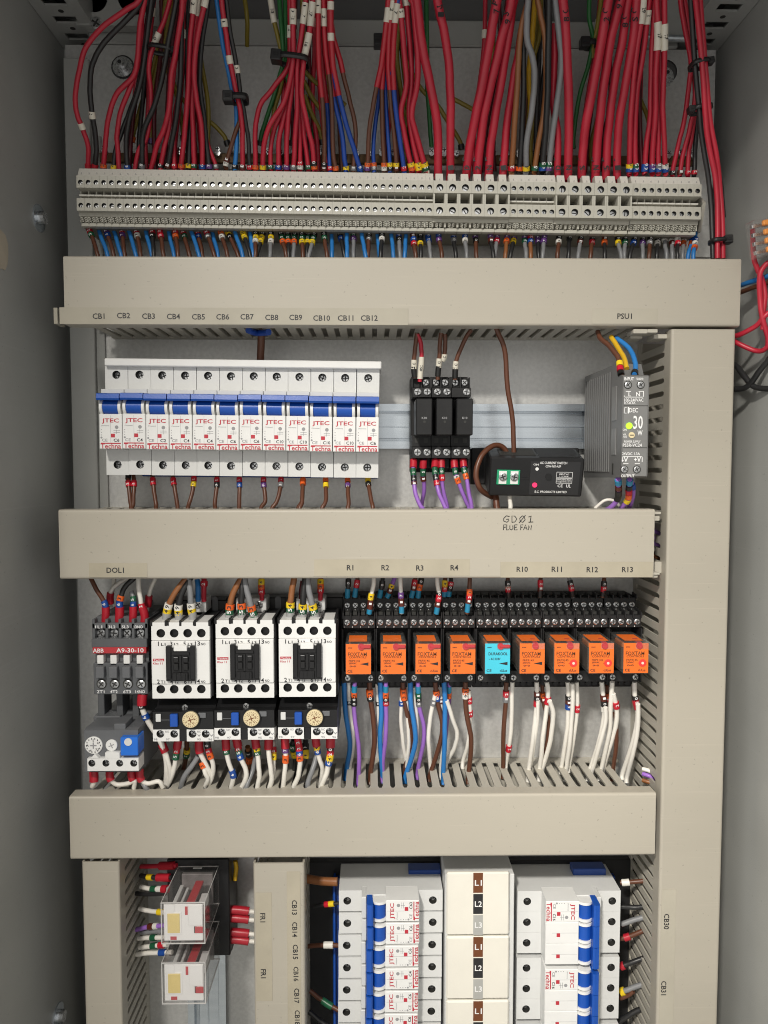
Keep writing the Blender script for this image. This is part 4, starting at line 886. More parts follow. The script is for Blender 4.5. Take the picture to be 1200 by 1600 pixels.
# busbar chassis with cream covers
t = thing('busbar_chassis', 'blue busbar chassis tray behind the sideways breakers at the bottom', 'busbar tray', P(745, 1500, 10))
b = MB(); X0, X1, Z0, Z1 = PB(520, 1345, 960, 1700, 16); b.box(X0, X1, 8, 14, Z0, Z1-16, 'blueb', .5); b.box(X0+.8, X0+2.6, 8, 20, Z0, Z1-14, 'tog', .4)
a = P(905, 1349, 44)[0]; c = P(958, 1349, 44)[0]; b.box(a, c, 14, 26, Z1-12, Z1-2.5, 'blueb', .5); a = P(640, 1347, 44)[0]; c = P(692, 1347, 44)[0]; b.box(a, c, 14, 26, Z1-12, Z1-2.5, 'blueb', .5); b.build('tray', t)
b = MB(); b.pbox(484, 1345, 992, 1720, .4, 7.6, 'blackm', .5); b.build('base_plate', t)
b = MB(); X0, X1, Z0, Z1 = PB(694, 1360, 800, 1720, 52); b.box(X0, X1, 14, 58, Z0, Z1, 'mcb', .6); b.build('spine', t)
for k in range(3):
    y0, y1 = 1363+100.3*k, 1462+100*k
    c_ = thing('busbar_cover', 'cream busbar cover marked L1 L2 L3, %s of the three between the lower breakers' % ('topmost', 'middle', 'lowest')[k], 'busbar cover', P(745, (y0+y1)/2, 58), 'cream busbar covers between the lower breakers')
    b = MB(); X0, X1, Z0, Z1 = PB(698-.5*k, y0, 796-.5*k, y1, 62); b.box(X0, X1, 58.1, 62, Z0+.3, Z1-.3, 'cream', 1.2); b.build('cover', c_)
    for j, (nm, m_, ik) in enumerate((('L1', 'inko', 'inkw'), ('L2', 'ink', 'inkw'), ('L3', 'greyl', 'inkw'))):
        q = MB(); ya, yb = y0+(y1-y0)*(j/3)+1, y0+(y1-y0)*((j+1)/3)-1
        q.pbox(739.5, ya, 754.5, yb, 62.02, 62.15, m_, 0); q.ptext(nm, 747.5, (ya+yb)/2, 62.25, 9.5, ik, 11.5); q.build('phase_label', c_)
# ================================================================== three small black relays
for i in range(3):
    X = P(659.5+31*i, 660, 55)[0]; Zc = P(690, 660, 55)[2]
    lab = ('leftmost', 'middle', 'rightmost')[i]
    t = thing('relay_socket', '%s of three slim black relay sockets with zinc screws, right of the breakers' % lab, 'relay socket', (X, 0, Zc), 'slim relay sockets right of the breakers')
    def zz(y, d): return P(690, y, d)[2]
    b = MB(); w = 7.6
    b.box(X-w, X+w, 8, 30, zz(738, 30), zz(589, 30), 'blackm', .5)
    b.box(X-w, X+w, 30, 40, zz(606, 40), zz(592, 40), 'blackm', .4); b.box(X-w, X+w, 30, 50, zz(621, 50), zz(605.5, 50), 'blackm', .4)
    b.box(X-w, X+w, 30, 50, zz(716, 50), zz(698, 50), 'blackm', .4); b.box(X-w, X+w, 30, 38, zz(732, 38), zz(716.5, 38), 'blackm', .4)
    b.box(X-w, X+w, 30, 46, zz(698, 46), zz(680, 46), 'blackm', .2)
    for sx in (-1, 1):
        b.box(X+sx*3.6-1.6, X+sx*3.6+1.6, 46, 46.4, zz(692, 46), zz(684, 46), 'hole')
    for sx in (-7.2, 0, 7.2): b.box(X+sx-.5, X+sx+.5, 40, 44, zz(606, 42), zz(590, 42), 'blackm')
    b.build('body', t)
    for (y, d) in ((598, 40), (612.5, 50), (706.5, 50)):
        for sx in (-1, 1):
            if i == 0 and y == 598 and sx < 0: continue
            if i == 2 and y == 612.5 and sx < 0: continue
            s_ = MB(); s_.screw(X+sx*3.7+(.6 if y > 600 else 0), zz(y, d), d, 2.8, h=1.1); s_.build('screw', t)
    t2 = thing('relay', '%s plain black cube relay plugged into the slim sockets' % lab, 'relay', (X+.8, 40, Zc), 'plain black relays right of the breakers')
    b = MB(); b.box(X-5.6, X+7.0, 40, 68, zz(680, 68), zz(622.5, 68), 'black', .7); b.cyl((X+1, 68, zz(659, 68)), 'd', 1.0, 1.0, .1, 'hole', 10); b.ptext('K10', P(0, 0, 68)[0]*0+582+(X+1)/mm(1, 68), 653, 68.15, 3.5, 'greyink', 8); b.build('case', t2)
# ================================================================== current switch
Xc, _, Zc = P(838, 746, 62)
t = thing('current_switch', 'black current switch box with green terminals and white printed label', 'current switch', (Xc, 62, Zc))
W, H, DP = mm(146, 62)/2, mm(62, 62)/2, 34
def lb(b, nm):
    o = b.build(nm); o.parent = t; return o
b = MB()
def wedge(x0, x1, f, zlo, zhi, m_): b.prism([(-DP, zlo), (f, zlo), (f, zhi), (-DP, zhi)], 'x', x0, x1, m_)
b.box(-W, W, -DP, 0, -H, H, 'black', 1.0)
b.box(-W+2, -W+30, -0.5, 0.6, -1.2, -0.4, 'blackm'); b.box(-W+8, W*0.0, -DP+4, -8, H, H+.3, 'hole'); b.box(W*0.05, W-3, -DP+3, -3, H, H+.35, 'blackm')
lb(b, 'case')
b = MB(); x0 = -W+(776-765)*.495; x1 = -W+(812-765)*.495
b.box(x0, x1, 0, 1.2, H-(759-716)*.495, H-(735-716)*.495, 'greent', .3)
for k in (0, 1):
    xa = x0+1.6+k*(x1-x0)*.5; b.box(xa, xa+(x1-x0)*.5-3.0, 1.2, 1.5, H-20.5, H-10.2, 'white')
lb(b, 'terminal_strip')
for k in (0, 1):
    s_ = MB(); s_.screw(x0+4.6+k*8.8, H-14.6, 1.5, 3.2, rot=.4+k, slot=False, h=1.3); lb(s_, 'screw')
b = MB(); xa = -W+(828-765)*.495; xb = -W+(905-765)*.495; b.box(xa, xb, 0, .25, -H+1.5, H-2.5, 'ink')
def lt(s_, px, py, h, w_): b.text(s_, -W+(px-765)*.495, H-(py-716)*.495, .4, h*.495, 'inkw', w_*.495)
lt('AC CURRENT SWITCH', 863, 723, 4, 42); lt('CSW-NO-ASP', 863, 728.5, 3.6, 24); lt('E.C. PRODUCTS LIMITED', 862, 770, 3.6, 50); lt('CE', 876, 760, 4.5, 8); lt('UL', 889, 760, 5, 7); lt('ON', 836, 726, 3, 8)
lt('INPUT AC', 881, 741, 2.6, 15); lt('1 2 5VA', 881, 744.5, 2, 14); lt('SWITCHING MAX', 881, 750, 2.2, 22); lt('1.0A@240VAC DC', 881, 753.5, 2.2, 22)
for (a, c, e, f) in ((869, 737.5, 894, 747), (869, 747.5, 894, 756)):
    u0, u1, v0, v1 = -W+(a-765)*.495, -W+(e-765)*.495, H-(f-716)*.495, H-(c-716)*.495
    for q in ((u0, u1, v1-.25, v1), (u0, u1, v0, v0+.25), (u0, u0+.25, v0, v1), (u1-.25, u1, v0, v1)): b.box(q[0], q[1], .25, .36, q[2], q[3], 'inkw')
b.disc(-W+(857-765)*.495, H-(746-716)*.495, .25, 2.6, .8, 'blackm', 14); b.disc(-W+(838-765)*.495, H-(733-716)*.495, .25, 1.3, .5, 'inkw', 12)
lb(b, 'printed_label')
b = MB(); b.disc(-W+(836-765)*.495, H-(759-716)*.495, .25, 1.9, .9, 'ledp', 14); lb(b, 'indicator_lamp')
t.rotation_euler = (math.radians(15), math.radians(0.8), math.radians(-2))
t = thing('mounting_plate_black', 'flat black plastic mounting plate behind the current switch', 'mounting plate', P(760, 740, 10)); t.name = 'switch_base'
b = MB(); b.pbox(736, 700, 905, 757, 1, 12, 'blackm', 1.0); b.build('plate', t)
# ================================================================== power supply
def zp(y, d): return P(990, y, d)[2]
xf0, xf1 = P(972, 665, 105)[0], P(1013, 665, 105)[0]
t = thing('power_supply', 'slim grey 30 W power supply with green lamp and ribbed side', 'power supply', ((xf0+xf1)/2, 0, zp(665, 105)))
b = MB(); b.prism([(6, zp(746, 105)-1.5), (102, zp(746, 105)), (105, zp(744, 105)), (105, zp(588, 105)), (102, zp(585, 105)), (94, zp(585, 105)), (88, zp(566, 98)), (6, zp(566, 98))], 'x', xf0, xf1, 'psu')
for k in range(13):
    d = 10+k*5.4; b.box(xf0-1.0, xf0, d, d+2.6, zp(738, 105), zp(576, 105)+1, 'psu', .3)
b.box(xf0-.5, xf0, 82, 92, zp(655, 105), zp(600, 105), 'psuf'); b.box(xf0-.5, xf0, 82, 92, zp(710, 105), zp(668, 105), 'psuf'); b.box(xf0-.3, xf0, 84, 87, zp(742, 105), zp(724, 105), 'hole')
b.build('case', t)
b = MB(); b.box(xf0+.8, xf1-.8, 105, 105.6, zp(744, 105), zp(588, 105), 'psuf', .2)
for y in (634, 699.5): b.box(xf0+.8, xf1-.8, 105.6, 105.75, zp(y+.6, 105), zp(y-.4, 105), 'hole')
b.build('front_panel', t)
b = MB()
def pt(s_, x, y, h, w_, rot=0): b.ptext(s_, x, y, 105.9, h, 'inkw', w_, rot)
pt('INPUT', 983, 592, 5, 15); pt('50/60Hz', 1000, 592, 4, 11); pt('L', 984, 616, 6.5, 4); pt('N', 997, 616, 6.5, 6); pt('100-240VAC', 990.5, 625, 5, 30); pt('0.7-0.3A', 984, 629.5, 4, 18)
pt('DEC', 990, 641, 7, 14); pt('30', 997, 660, 21, 15); pt('W', 1000, 676.5, 8, 8); pt('ON', 976, 671.5, 3.5, 6); pt('VR.', 976, 679, 3, 6); pt('ADJ', 976, 683, 3, 6)
pt('POWER SUPPLY', 988, 690, 3.6, 26); pt('PS5R-VC24', 988, 695.5, 5, 30); pt('24VDC 1.3A', 986, 709, 4.5, 28); pt('-V', 976.5, 718, 8, 10); pt('+V', 996, 718, 8, 11); pt('OUTPUT', 981, 743.5, 4.5, 21)
for (x0, y0, x1, y1) in ((975, 618, 976, 621), (975, 620, 1006, 621), (1005, 612, 1006, 621), (978, 611, 986, 612), (998, 611, 1006, 612), (972, 713, 973, 722), (972, 713, 1004, 714), (1003, 713, 1004, 722), (974, 724, 982, 725), (992, 724, 1000, 725), (975, 636, 976, 646), (975, 636, 979, 637), (975, 645, 979, 646), (981, 636, 983, 646)): b.pbox(x0, y0, x1, y1, 105.6, 105.85, 'inkw', 0)
b.build('print', t)
for (x, y) in ((980.5, 601.5), (1000.5, 601.5), (975, 733.5), (994.5, 733.5)):
    b = MB(); q = P(x, y, 105); b.cyl((q[0], 105.5, q[2]), 'd', 2.9, 2.9, .35, 'hole', 16); b.screw(q[0], q[2], 105.75, 2.3, h=.6); b.build('screw', t)
b = MB(); q = P(982.5, 665.5, 105); b.cyl((q[0], 105.5, q[2]), 'd', 2.4, 2.2, 1.0, 'ledg', 16); b.build('indicator_lamp', t)
b = MB(); q = P(986.5, 680, 105); b.cyl((q[0], 105.5, q[2]), 'd', 2.3, 2.1, .8, 'dial', 14); b.box(q[0]-1.4, q[0]+1.4, 106.2, 106.4, q[2]-.3, q[2]+.3, 'ink'); b.build('trim_screw', t)
# ================================================================== dark grey contactor
def zc(y, d): return P(187, y, d)[2]
t = thing('contactor', 'dark grey contactor with red nameplate band, leftmost below the DOL1 label', 'contactor', P(187, 1030, 0))
b = MB()
X0, X1, _, _ = PB(142, 1030, 229, 1031, 68)
b.box(X0+1, X1-1, 8, 58, zc(1083, 60), zc(960, 50), 'dkgrey', .6)
b.box(X0, X1, 50, 66, zc(1012, 66), zc(998, 66), 'dkgrey', .5); b.box(X0+1, X1, 50, 66, zc(1085, 66), zc(1028, 66)-4, 'dkgrey', .5)
for k in range(5):
    xk = X0+1.0+k*(X1-X0-2)/4; b.box(xk-1.1, xk+1.1, 30, 64, zc(1000, 64), zc(966, 60), 'dkgrey', .3)
b.box(X0, X1, 50, 64, zc(982, 64), zc(974, 64), 'mdgrey', .3)
b.box(X0+.5, X1-.5, 50, 60, zc(1060, 60), zc(1012, 60), 'mdgrey', .3)
b.build('housing', t)
b = MB(); X, Xb, Z0, Z1 = PB(144.5, 1011.5, 228.5, 1021, 67); b.box(X, Xb, 60, 67, Z0, Z1, 'redp', .2)
b.ptext('ABB', 153.5, 1016.5, 67.15, 6.5, 'inkw', 17); b.ptext('A9-30-10', 203, 1016.2, 67.15, 7, 'inkw', 43); b.build('nameplate', t)
b = MB()
for k in range(4):
    x = 155.3+20.6*k
    b.ptext(('1L1', '3L2', '5L3', '13NO')[k], x-1, 979.5, 66.2, 4.6, 'inkw', 11 if k < 3 else 14); b.ptext(('2T1', '4T2', '6T3', '14NO')[k], x+2, 1080.8, 66.2, 4.8, 'inkw', 12 if k < 3 else 15)
b.build('print', t)
for k in range(4):
    x = 157+20.6*k
    s_ = MB(); q = P(x, 989.5, 60); s_.cyl((q[0], 58.1, q[2]), 'd', 4.2, 4.2, .4, 'hole', 14); s_.screw(q[0], q[2], 58.6, 3.4, h=1.2); s_.build('screw', t)
    s_ = MB(); q = P(x+2, 1068.5, 66); s_.cyl((q[0], 66.02, q[2]), 'd', 4.0, 4.0, .25, 'hole', 14); s_.screw(q[0], q[2], 66.3, 3.2, h=1.1); s_.build('screw', t)
    b = MB(); b.pbox(x-5.5, 1024, x+4.5, 1039.5, 60, 66, 'white', .4); b.build('white_actuator', t)
    b = MB(); b.pbox(x-8, 1042.5, x+5, 1060, 60, 71, 'mdgrey', .5); b.build('terminal_cover', t)
# its overload relay
t = thing('overload_relay', 'grey overload relay with white dials and blue reset button at left', 'overload relay', P(178, 1170, 0))
b = MB()
for x in (158, 187, 212): b.pbox(x-5, 1084, x+5, 1125, 28, 46, 'dkgrey', .4)
X0, X1, _, _ = PB(132, 1170, 216, 1171, 80)
b.prism([(8, zc(1208, 78)), (76, zc(1208, 80)), (80, zc(1206, 80)), (80, zc(1141, 80)), (76, zc(1138, 78)), (40, zc(1128, 60)), (36, zc(1118, 50)), (8, zc(1118, 50))], 'x', X0, X1, 'mdgrey')
b.pbox(146, 1119, 188, 1128, 30, 50, 'mdgrey', .5); b.pbox(178, 1131, 196, 1142, 60, 79, 'mdgrey', .4)
b.pbox(213, 1146, 226, 1200, 10, 60, 'mdgrey', .5); b.build('housing', t)
b = MB(); q = P(146.8, 1164, 80); b.disc(q[0], q[2], 80, mm(14, 80), 1.2, 'white', 28, .4)
for k in range(14):
    a = k*2*math.pi/14; r_ = mm(11, 80); b.box(q[0]+r_*math.cos(a)-.3, q[0]+r_*math.cos(a)+.3, 81.2, 81.3, q[2]+r_*math.sin(a)-.6, q[2]+r_*math.sin(a)+.6, 'ink')
for s_, u, v in (('A', -9, 0), ('5', 0, 8), ('4', 7, 4), ('3.5', 6, -6), ('6', -4, -8)): b.text(s_, q[0]+mm(u, 80), q[2]+mm(v, 80), 81.35, 1.7, 'ink')
b.box(q[0]-2.4, q[0]+2.4, 81.2, 81.45, q[2]-.4, q[2]+.4, 'greyink'); b.box(q[0]-.4, q[0]+.4, 81.2, 81.46, q[2]-2.4, q[2]+2.4, 'greyink'); b.build('current_dial', t)
b = MB(); q = P(174.8, 1164, 80); b.disc(q[0], q[2], 80, mm(9.3, 80), 1.2, 'white', 24, .3)
for a in (.4, 1.97): 
    ca, sa = math.cos(a), math.sin(a); b.prism([(q[0]+ca*p-sa*w_, q[2]+sa*p+ca*w_) for p, w_ in ((-2.2, -.35), (2.2, -.35), (2.2, .35), (-2.2, .35))], 'd', 81.2, 81.3+.02*a, 'greyink')
b.build('test_dial', t)
b = MB(); b.pbox(188, 1152.5, 215.5, 1181, 70, 86, 'togb', .5); q = P(200.5, 1159, 86); b.disc(q[0], q[2], 86, 2.9, .8, 'mcb', 16); b.build('reset_button', t)
b = MB(); X0, X1, Z0, Z1 = PB(136.5, 1185, 216.5, 1204.5, 84)
hs = [(P(x, 1192.5, 84)[0], P(x, 1192.5, 84)[2], 2.7, 4) for x in (143.5, 165.5, 187, 209)]
b.hbox(X0, X1, 70, 84, Z0, Z1, 'mcbw', hs); b.pbox(164, 1176, 187, 1185.2, 74, 84, 'mcbw', .3)
q = [P(x, y, 84.2) for x, y in ((141.5, 1184.9), (148, 1178), (154.5, 1184.9))]; b.prism([(p[0], p[2]) for p in q], 'd', 80, 84, 'mcbw'); b.build('terminal_strip', t)
for h in hs:
    s_ = MB(); s_.screw(h[0], h[1], 80.1, 2.4, h=.9); s_.build('screw', t)
# ================================================================== three white contactors with black overload relays
def contactor(x0, x1, y0, y1, where, big_):
    cx = (x0+x1)/2; D = 80; sx = (x1-x0)/91.0; sy = (y1-y0)/119.5
    def fx(u): return x0+u*sx
    def fy(v): return y0+v*sy
    t = thing('contactor', 'white contactor with black centre slide, %s' % where, 'contactor', P(cx, (y0+y1)/2, 0), 'white faced contactors in the middle row')
    def z(y, d): return P(cx, y, d)[2]
    b = MB(); X0, X1, _, _ = PB(x0, y0, x1, y1, D)
    b.box(X0-.4, X1+1.6, 20, D-5, z(fy(119), D), z(fy(2), D), 'black', .6); b.box(X0-2, X1+4, 6, 26, z(fy(122), 60), z(fy(-34), 30), 'black', .8)
    b.box(X0, X1, 20, 60, z(fy(10), 60), z(fy(-8), 55), 'black', .5)
    for k in range(5): b.box(X0+k*(X1-X0)/4-1, X0+k*(X1-X0)/4+1, 40, D-1, z(fy(6), D), z(fy(-8), 68), 'black', .3)
    for u in (-3,): 
        q = P(fx(u)+2, fy(-25), 26.2); b.prism([(q[0]+2.4*math.cos(a), q[2]+(4.2 if math.sin(a) > 0 else -4.2)+2.4*math.sin(a)) for a in [2*math.pi*i/16 for i in range(16)]], 'd', 26, 26.3, 'mdgrey')
    b.build('base', t)
    fr = MB(); hr = mm(6.9, D)
    top = [(P(fx(u), fy(17), D)[0], z(fy(17), D), hr, 7) for u in (14, 35, 56, 77.5)]
    bot = [(P(fx(u), fy(105), D)[0], z(fy(105), D), hr, 7) for u in (14, 35, 56, 77.5)]
    fr.hbox(X0, X1, 50, D-1.2, z(fy(28), D), z(fy(0), D), 'white', [(h[0], h[1], h[2], 7) for h in top]); fr.hbox(X0, X1, 50, D-1.2, z(fy(119.5), D), z(fy(97), D), 'white', bot)
    fr.box(X0, X1, 50, D, z(fy(96.4), D), z(fy(28.6), D), 'white', .5)
    for k in (1, 3): 
        u = 14+21*k-10.5; a = P(fx(u), fy(2), D)[0]; fr.box(a-1.0, a+1.0, D-4, D-.9, z(fy(5), D), z(fy(-1), D), 'black')
    fr.build('front_cover', t)
    for h in top+bot:
        s_ = MB(); s_.screw(h[0], h[1], D-8.1, hr*.88, h=1.1); s_.build('screw', t)
    c = MB(); c.pbox(fx(22.5), fy(40), fx(68), fy(92), D, D+3, 'black', .4); c.pbox(fx(22.5), fy(37), fx(30.5), fy(89), D, D+4.2, 'black', .4); c.pbox(fx(60), fy(37), fx(68), fy(89), D, D+4.2, 'black', .4); c.pbox(fx(31), fy(47), fx(59.5), fy(51), D, D+4.0, 'blackm', .3); c.pbox(fx(43.4), fy(52), fx(47), fy(78), D+3, D+4.0, 'blackm', .2)
    c.pbox(fx(34.5), fy(36), fx(55.5), fy(45), D, D+4, 'white', .4)
    for u in (34, 49):
        c.pbox(fx(u), fy(54), fx(u+8), fy(63), D+3, D+5, 'blackm', .4); c.pbox(fx(u), fy(65), fx(u+8), fy(75), D+3, D+5, 'blackm', .4); c.pbox(fx(u+1), fy(54.4), fx(u+7), fy(55.2), D+5, D+5.15, 'greyink', 0)
    c.pbox(fx(33), fy(79), fx(57), fy(91), D+3, D+4.6, 'black', .4)
    for u in (38, 45, 52): c.pbox(fx(u), fy(80), fx(u+1), fy(90), D+4.6, D+5.2, 'blackm', 0)
    c.build('slide_carriage', t)
    p = MB()
    def tx(s_, u, v, h, w_, m_='ink'): p.ptext(s_, fx(u), fy(v), D+.15, h*sx, m_, w_*sx if w_ else None)
    for s_, u in (('1', 11, ), ('3', 31), ('5', 52)): tx(s_, u, 33, 7, None)
    for s_, u in (('L1', 17.5), ('L2', 38), ('L3', 59.5)): tx(s_, u+1, 34, 4.6, 7)
    tx('13', 72, 32.5, 7, 8); tx('NO', 81, 33.5, 4, 7)
    for s_, u in (('2', 11), ('4', 31.5), ('6', 53)): tx(s_, u, 92.5, 7, None)
    for s_, u in (('T1', 17), ('T2', 38), ('T3', 59)): tx(s_, u+1, 93, 4.6, 7)
    tx('14', 72, 92, 7, 8); tx('NO', 81, 92.5, 4, 7)
    p.pbox(fx(2.5), fy(56.5), fx(20), fy(60.5), D, D+.1, 'redlab', 0); p.ptext('Techna', fx(11.2), fy(58.6), D+.2, 2.8*sx, 'inkw', 15*sx); tx('Klas 11', 10, 64, 3.2, 15, 'redlab')
    p.build('print', t)
    cq = MB(); cq.pbox(big_[0], 935, big_[1], 957, 26, 46, 'mcb', .5); cq.build('coil_terminal', t)
    s_ = MB(); s_.pscrew(big_[2], 944.5, 46, 6, h=1.2); s_.build('screw', t)
    return t
contactor(236.5, 327.5, 973, 1092, 'leftmost of three, beside the dark grey one', (300, 322, 309.5))
contactor(337, 427.5, 969.5, 1091, 'middle one of three', (369, 416, 405))
contactor(435.5, 524.5, 969, 1089.5, 'beside the orange relays', (463, 508, 497))
def overload(x0, x1, y0, y1, where):
    cx = (x0+x1)/2; D = 80; s = (x1-x0)/94.0
    fx = lambda u: x0+u*s
    fy = lambda v: y0+v*s
    t = thing('overload_relay', 'black overload relay with cream dial, %s' % where, 'overload relay', P(cx, (y0+y1)/2, 0), 'black overload relays under the white contactors')
    def z(y, d): return P(cx, y, d)[2]
    X0, X1, _, _ = PB(x0, y0, x1, y1, D); b = MB()
    b.prism([(8, z(fy(62), 70)), (66, z(fy(62), 70)), (66, z(fy(43), 70)), (D, z(fy(43.5), D)), (D, z(fy(16), D)), (72, z(fy(12), 74)), (62, z(fy(-4), 62)), (8, z(fy(-4), 62))], 'x', X0, X1, 'black')
    b.pbox(fx(70), fy(18), fx(82), fy(26), D, D+1.2, 'mdgrey', .3); b.pbox(fx(42), fy(42), fx(52), fy(62), 60, D-1, 'black', .3)
    b.pbox(fx(4), fy(20), fx(12), fy(32), D, D+1.4, 'mcb', .3); b.pbox(fx(4), fy(28.5), fx(26), fy(29.3), D, D+.2, 'mdgrey', 0); b.build('housing', t)
    b = MB(); b.pbox(fx(26), fy(20.5), fx(38), fy(40), D, D+3, 'tog', .5); b.build('reset_button', t)
    b = MB(); q = P(fx(58), fy(29), D+4); r = mm(13, D+4); b.cyl((q[0], D, q[2]), 'd', r*1.12, r*1.12, 2, 'black', 28); b.disc(q[0], q[2], D+2, r, 2.2, 'dial', 32, .5)
    for k in range(20):
        a = k*2*math.pi/20; b.prism([(q[0]+rr*math.cos(a+w_), q[2]+rr*math.sin(a+w_)) for rr, w_ in ((r*.72, -.03), (r*.85, -.03), (r*.85, .03), (r*.72, .03))], 'd', D+4.2, D+4.3, 'inko')
    for a, s_ in ((2.2, '11'), (1.2, '13'), (.3, '18'), (-.8, '15'), (-1.8, '16'), (3.6, '9')): b.text(s_, q[0]+r*.52*math.cos(a), q[2]+r*.52*math.sin(a), D+4.35, 1.6, 'inko', None, a-1.57)
    for a in (.3, 1.87): 
        ca, sa = math.cos(a), math.sin(a); b.prism([(q[0]+ca*p-sa*w_, q[2]+sa*p+ca*w_) for p, w_ in ((-2, -.35), (2, -.35), (2, .35), (-2, .35))], 'd', D+4.2, D+4.32+.02*a, 'inko')
    b.build('current_dial', t)
    for (a, c, us) in ((0, 41, (11.5, 33)), (52.5, 94, (61.5, 82))):
        b = MB(); Xa, Xb, Z0, Z1 = PB(fx(a), fy(43.5), fx(c), fy(62), D)
        hs = [(P(fx(u), fy(50.5), D)[0], P(fx(u), fy(50.5), D)[2], 3.0, 4.5) for u in us]; b.hbox(Xa, Xb, 66, D, Z0, Z1, 'mcbw', hs)
        for s_, u, v in ((('NO', 22, 47), ('98', 4, 59), ('97', 23, 59)) if a == 0 else (('NC', 71.5, 47), ('95', 71.5, 59), ('96', 89, 59), ('v', 71.5, 53), ('v', 91, 53))): b.ptext(s_, fx(u), fy(v), D+.12, 3.4, 'greyink', 6)
        b.build('terminal_strip', t)
        for h in hs:
            s_ = MB(); s_.screw(h[0], h[1], D-4.4, 2.7, h=1.0); s_.build('screw', t)
    b = MB(); b.pscrew(fx(50), fy(9), 70, 5, h=1.5); b.build('screw', t)
    return t
overload(239, 333.5, 1096, 1158, 'under the left white contactor')
overload(335, 428.5, 1094, 1156.5, 'under the middle white contactor')
overload(434.5, 527, 1093.5, 1155, 'under the white contactor beside the orange relays')
# ================================================================== nine relay sockets and plug in relays
def zr(y, d): return P(760, y, d)[2]
RX = [P(560, 1028, 77)[0]+i*((P(993.5, 1028, 77)[0]-P(560, 1028, 77)[0])/8) for i in range(9)]
def socket(i, X, label):
    t = thing('relay_socket', label, 'relay socket', (X, 0, zr(1000, 40)), 'wide black relay sockets in the middle row')
    w = 12.95; b = MB()
    b.box(X-w, X+w, 8, 30, zr(1074, 30), zr(930, 30), 'blackm', .4)
    b.box(X-w, X+w, 30, 37, zr(959, 37), zr(934, 37), 'blackm', .3); b.box(X-w, X+w, 30, 50, zr(981, 50), zr(962, 50), 'blackm', .3)
    for k in range(5):
        xk = X-w+k*w/2; xk = max(X-w+.4, min(X+w-.4, xk))
        b.prism([(30, zr(936, 36)), (40, zr(936, 40)), (40, zr(930, 40)), (30, zr(927, 36))], 'x', xk-.5, xk+.5, 'blackm'); b.prism([(37, zr(966, 50)), (51.5, zr(966, 51)), (51.5, zr(956, 50)), (37, zr(952, 46))], 'x', xk-.5, xk+.5, 'blackm')
        if k < 4: b.box(xk+1.6, xk+w/2-1.6, 37, 46, zr(964, 46), zr(956, 46), 'hole')
    b.box(X-w, X+w, 30, 50, zr(1066, 50), zr(1048, 50), 'blackm', .4)
    for k in range(5): b.cyl((X-w+2.4+k*5.2, 26, zr(1068, 44)), 'd', 2.0, 2.0, 18, 'blackm', 10)
    for s_ in (-1, 1): b.box(X+s_*w-.6, X+s_*w+.6, 30, 52, zr(1066, 50), zr(982, 50), 'blackm')
    for k in range(4):
        b.text(str((i*3+k) % 9+1), X-w+3.2+k*6.5, zr(952.5, 37), 37.15, 1.1, 'inkw'); b.text(str((i*5+k) % 9+1), X-w+3.2+k*6.5-2, zr(979, 50), 50.15, 1.1, 'inkw')
    b.build('body', t)
    for k in range(4):
        s_ = MB(); s_.screw(X-w+3.2+k*6.5, zr(945, 37), 37, 2.35, h=1.2); s_.build('screw', t)
        s_ = MB(); s_.screw(X-w+3.4+k*6.4, zr(972, 50), 50, 2.35, h=1.2); s_.build('screw', t)
    for q in (-1, 1):
        s_ = MB(); s_.screw(X+q*9.3, zr(1058.5, 50), 50, 2.4, h=1.2); s_.build('screw', t)
    return t
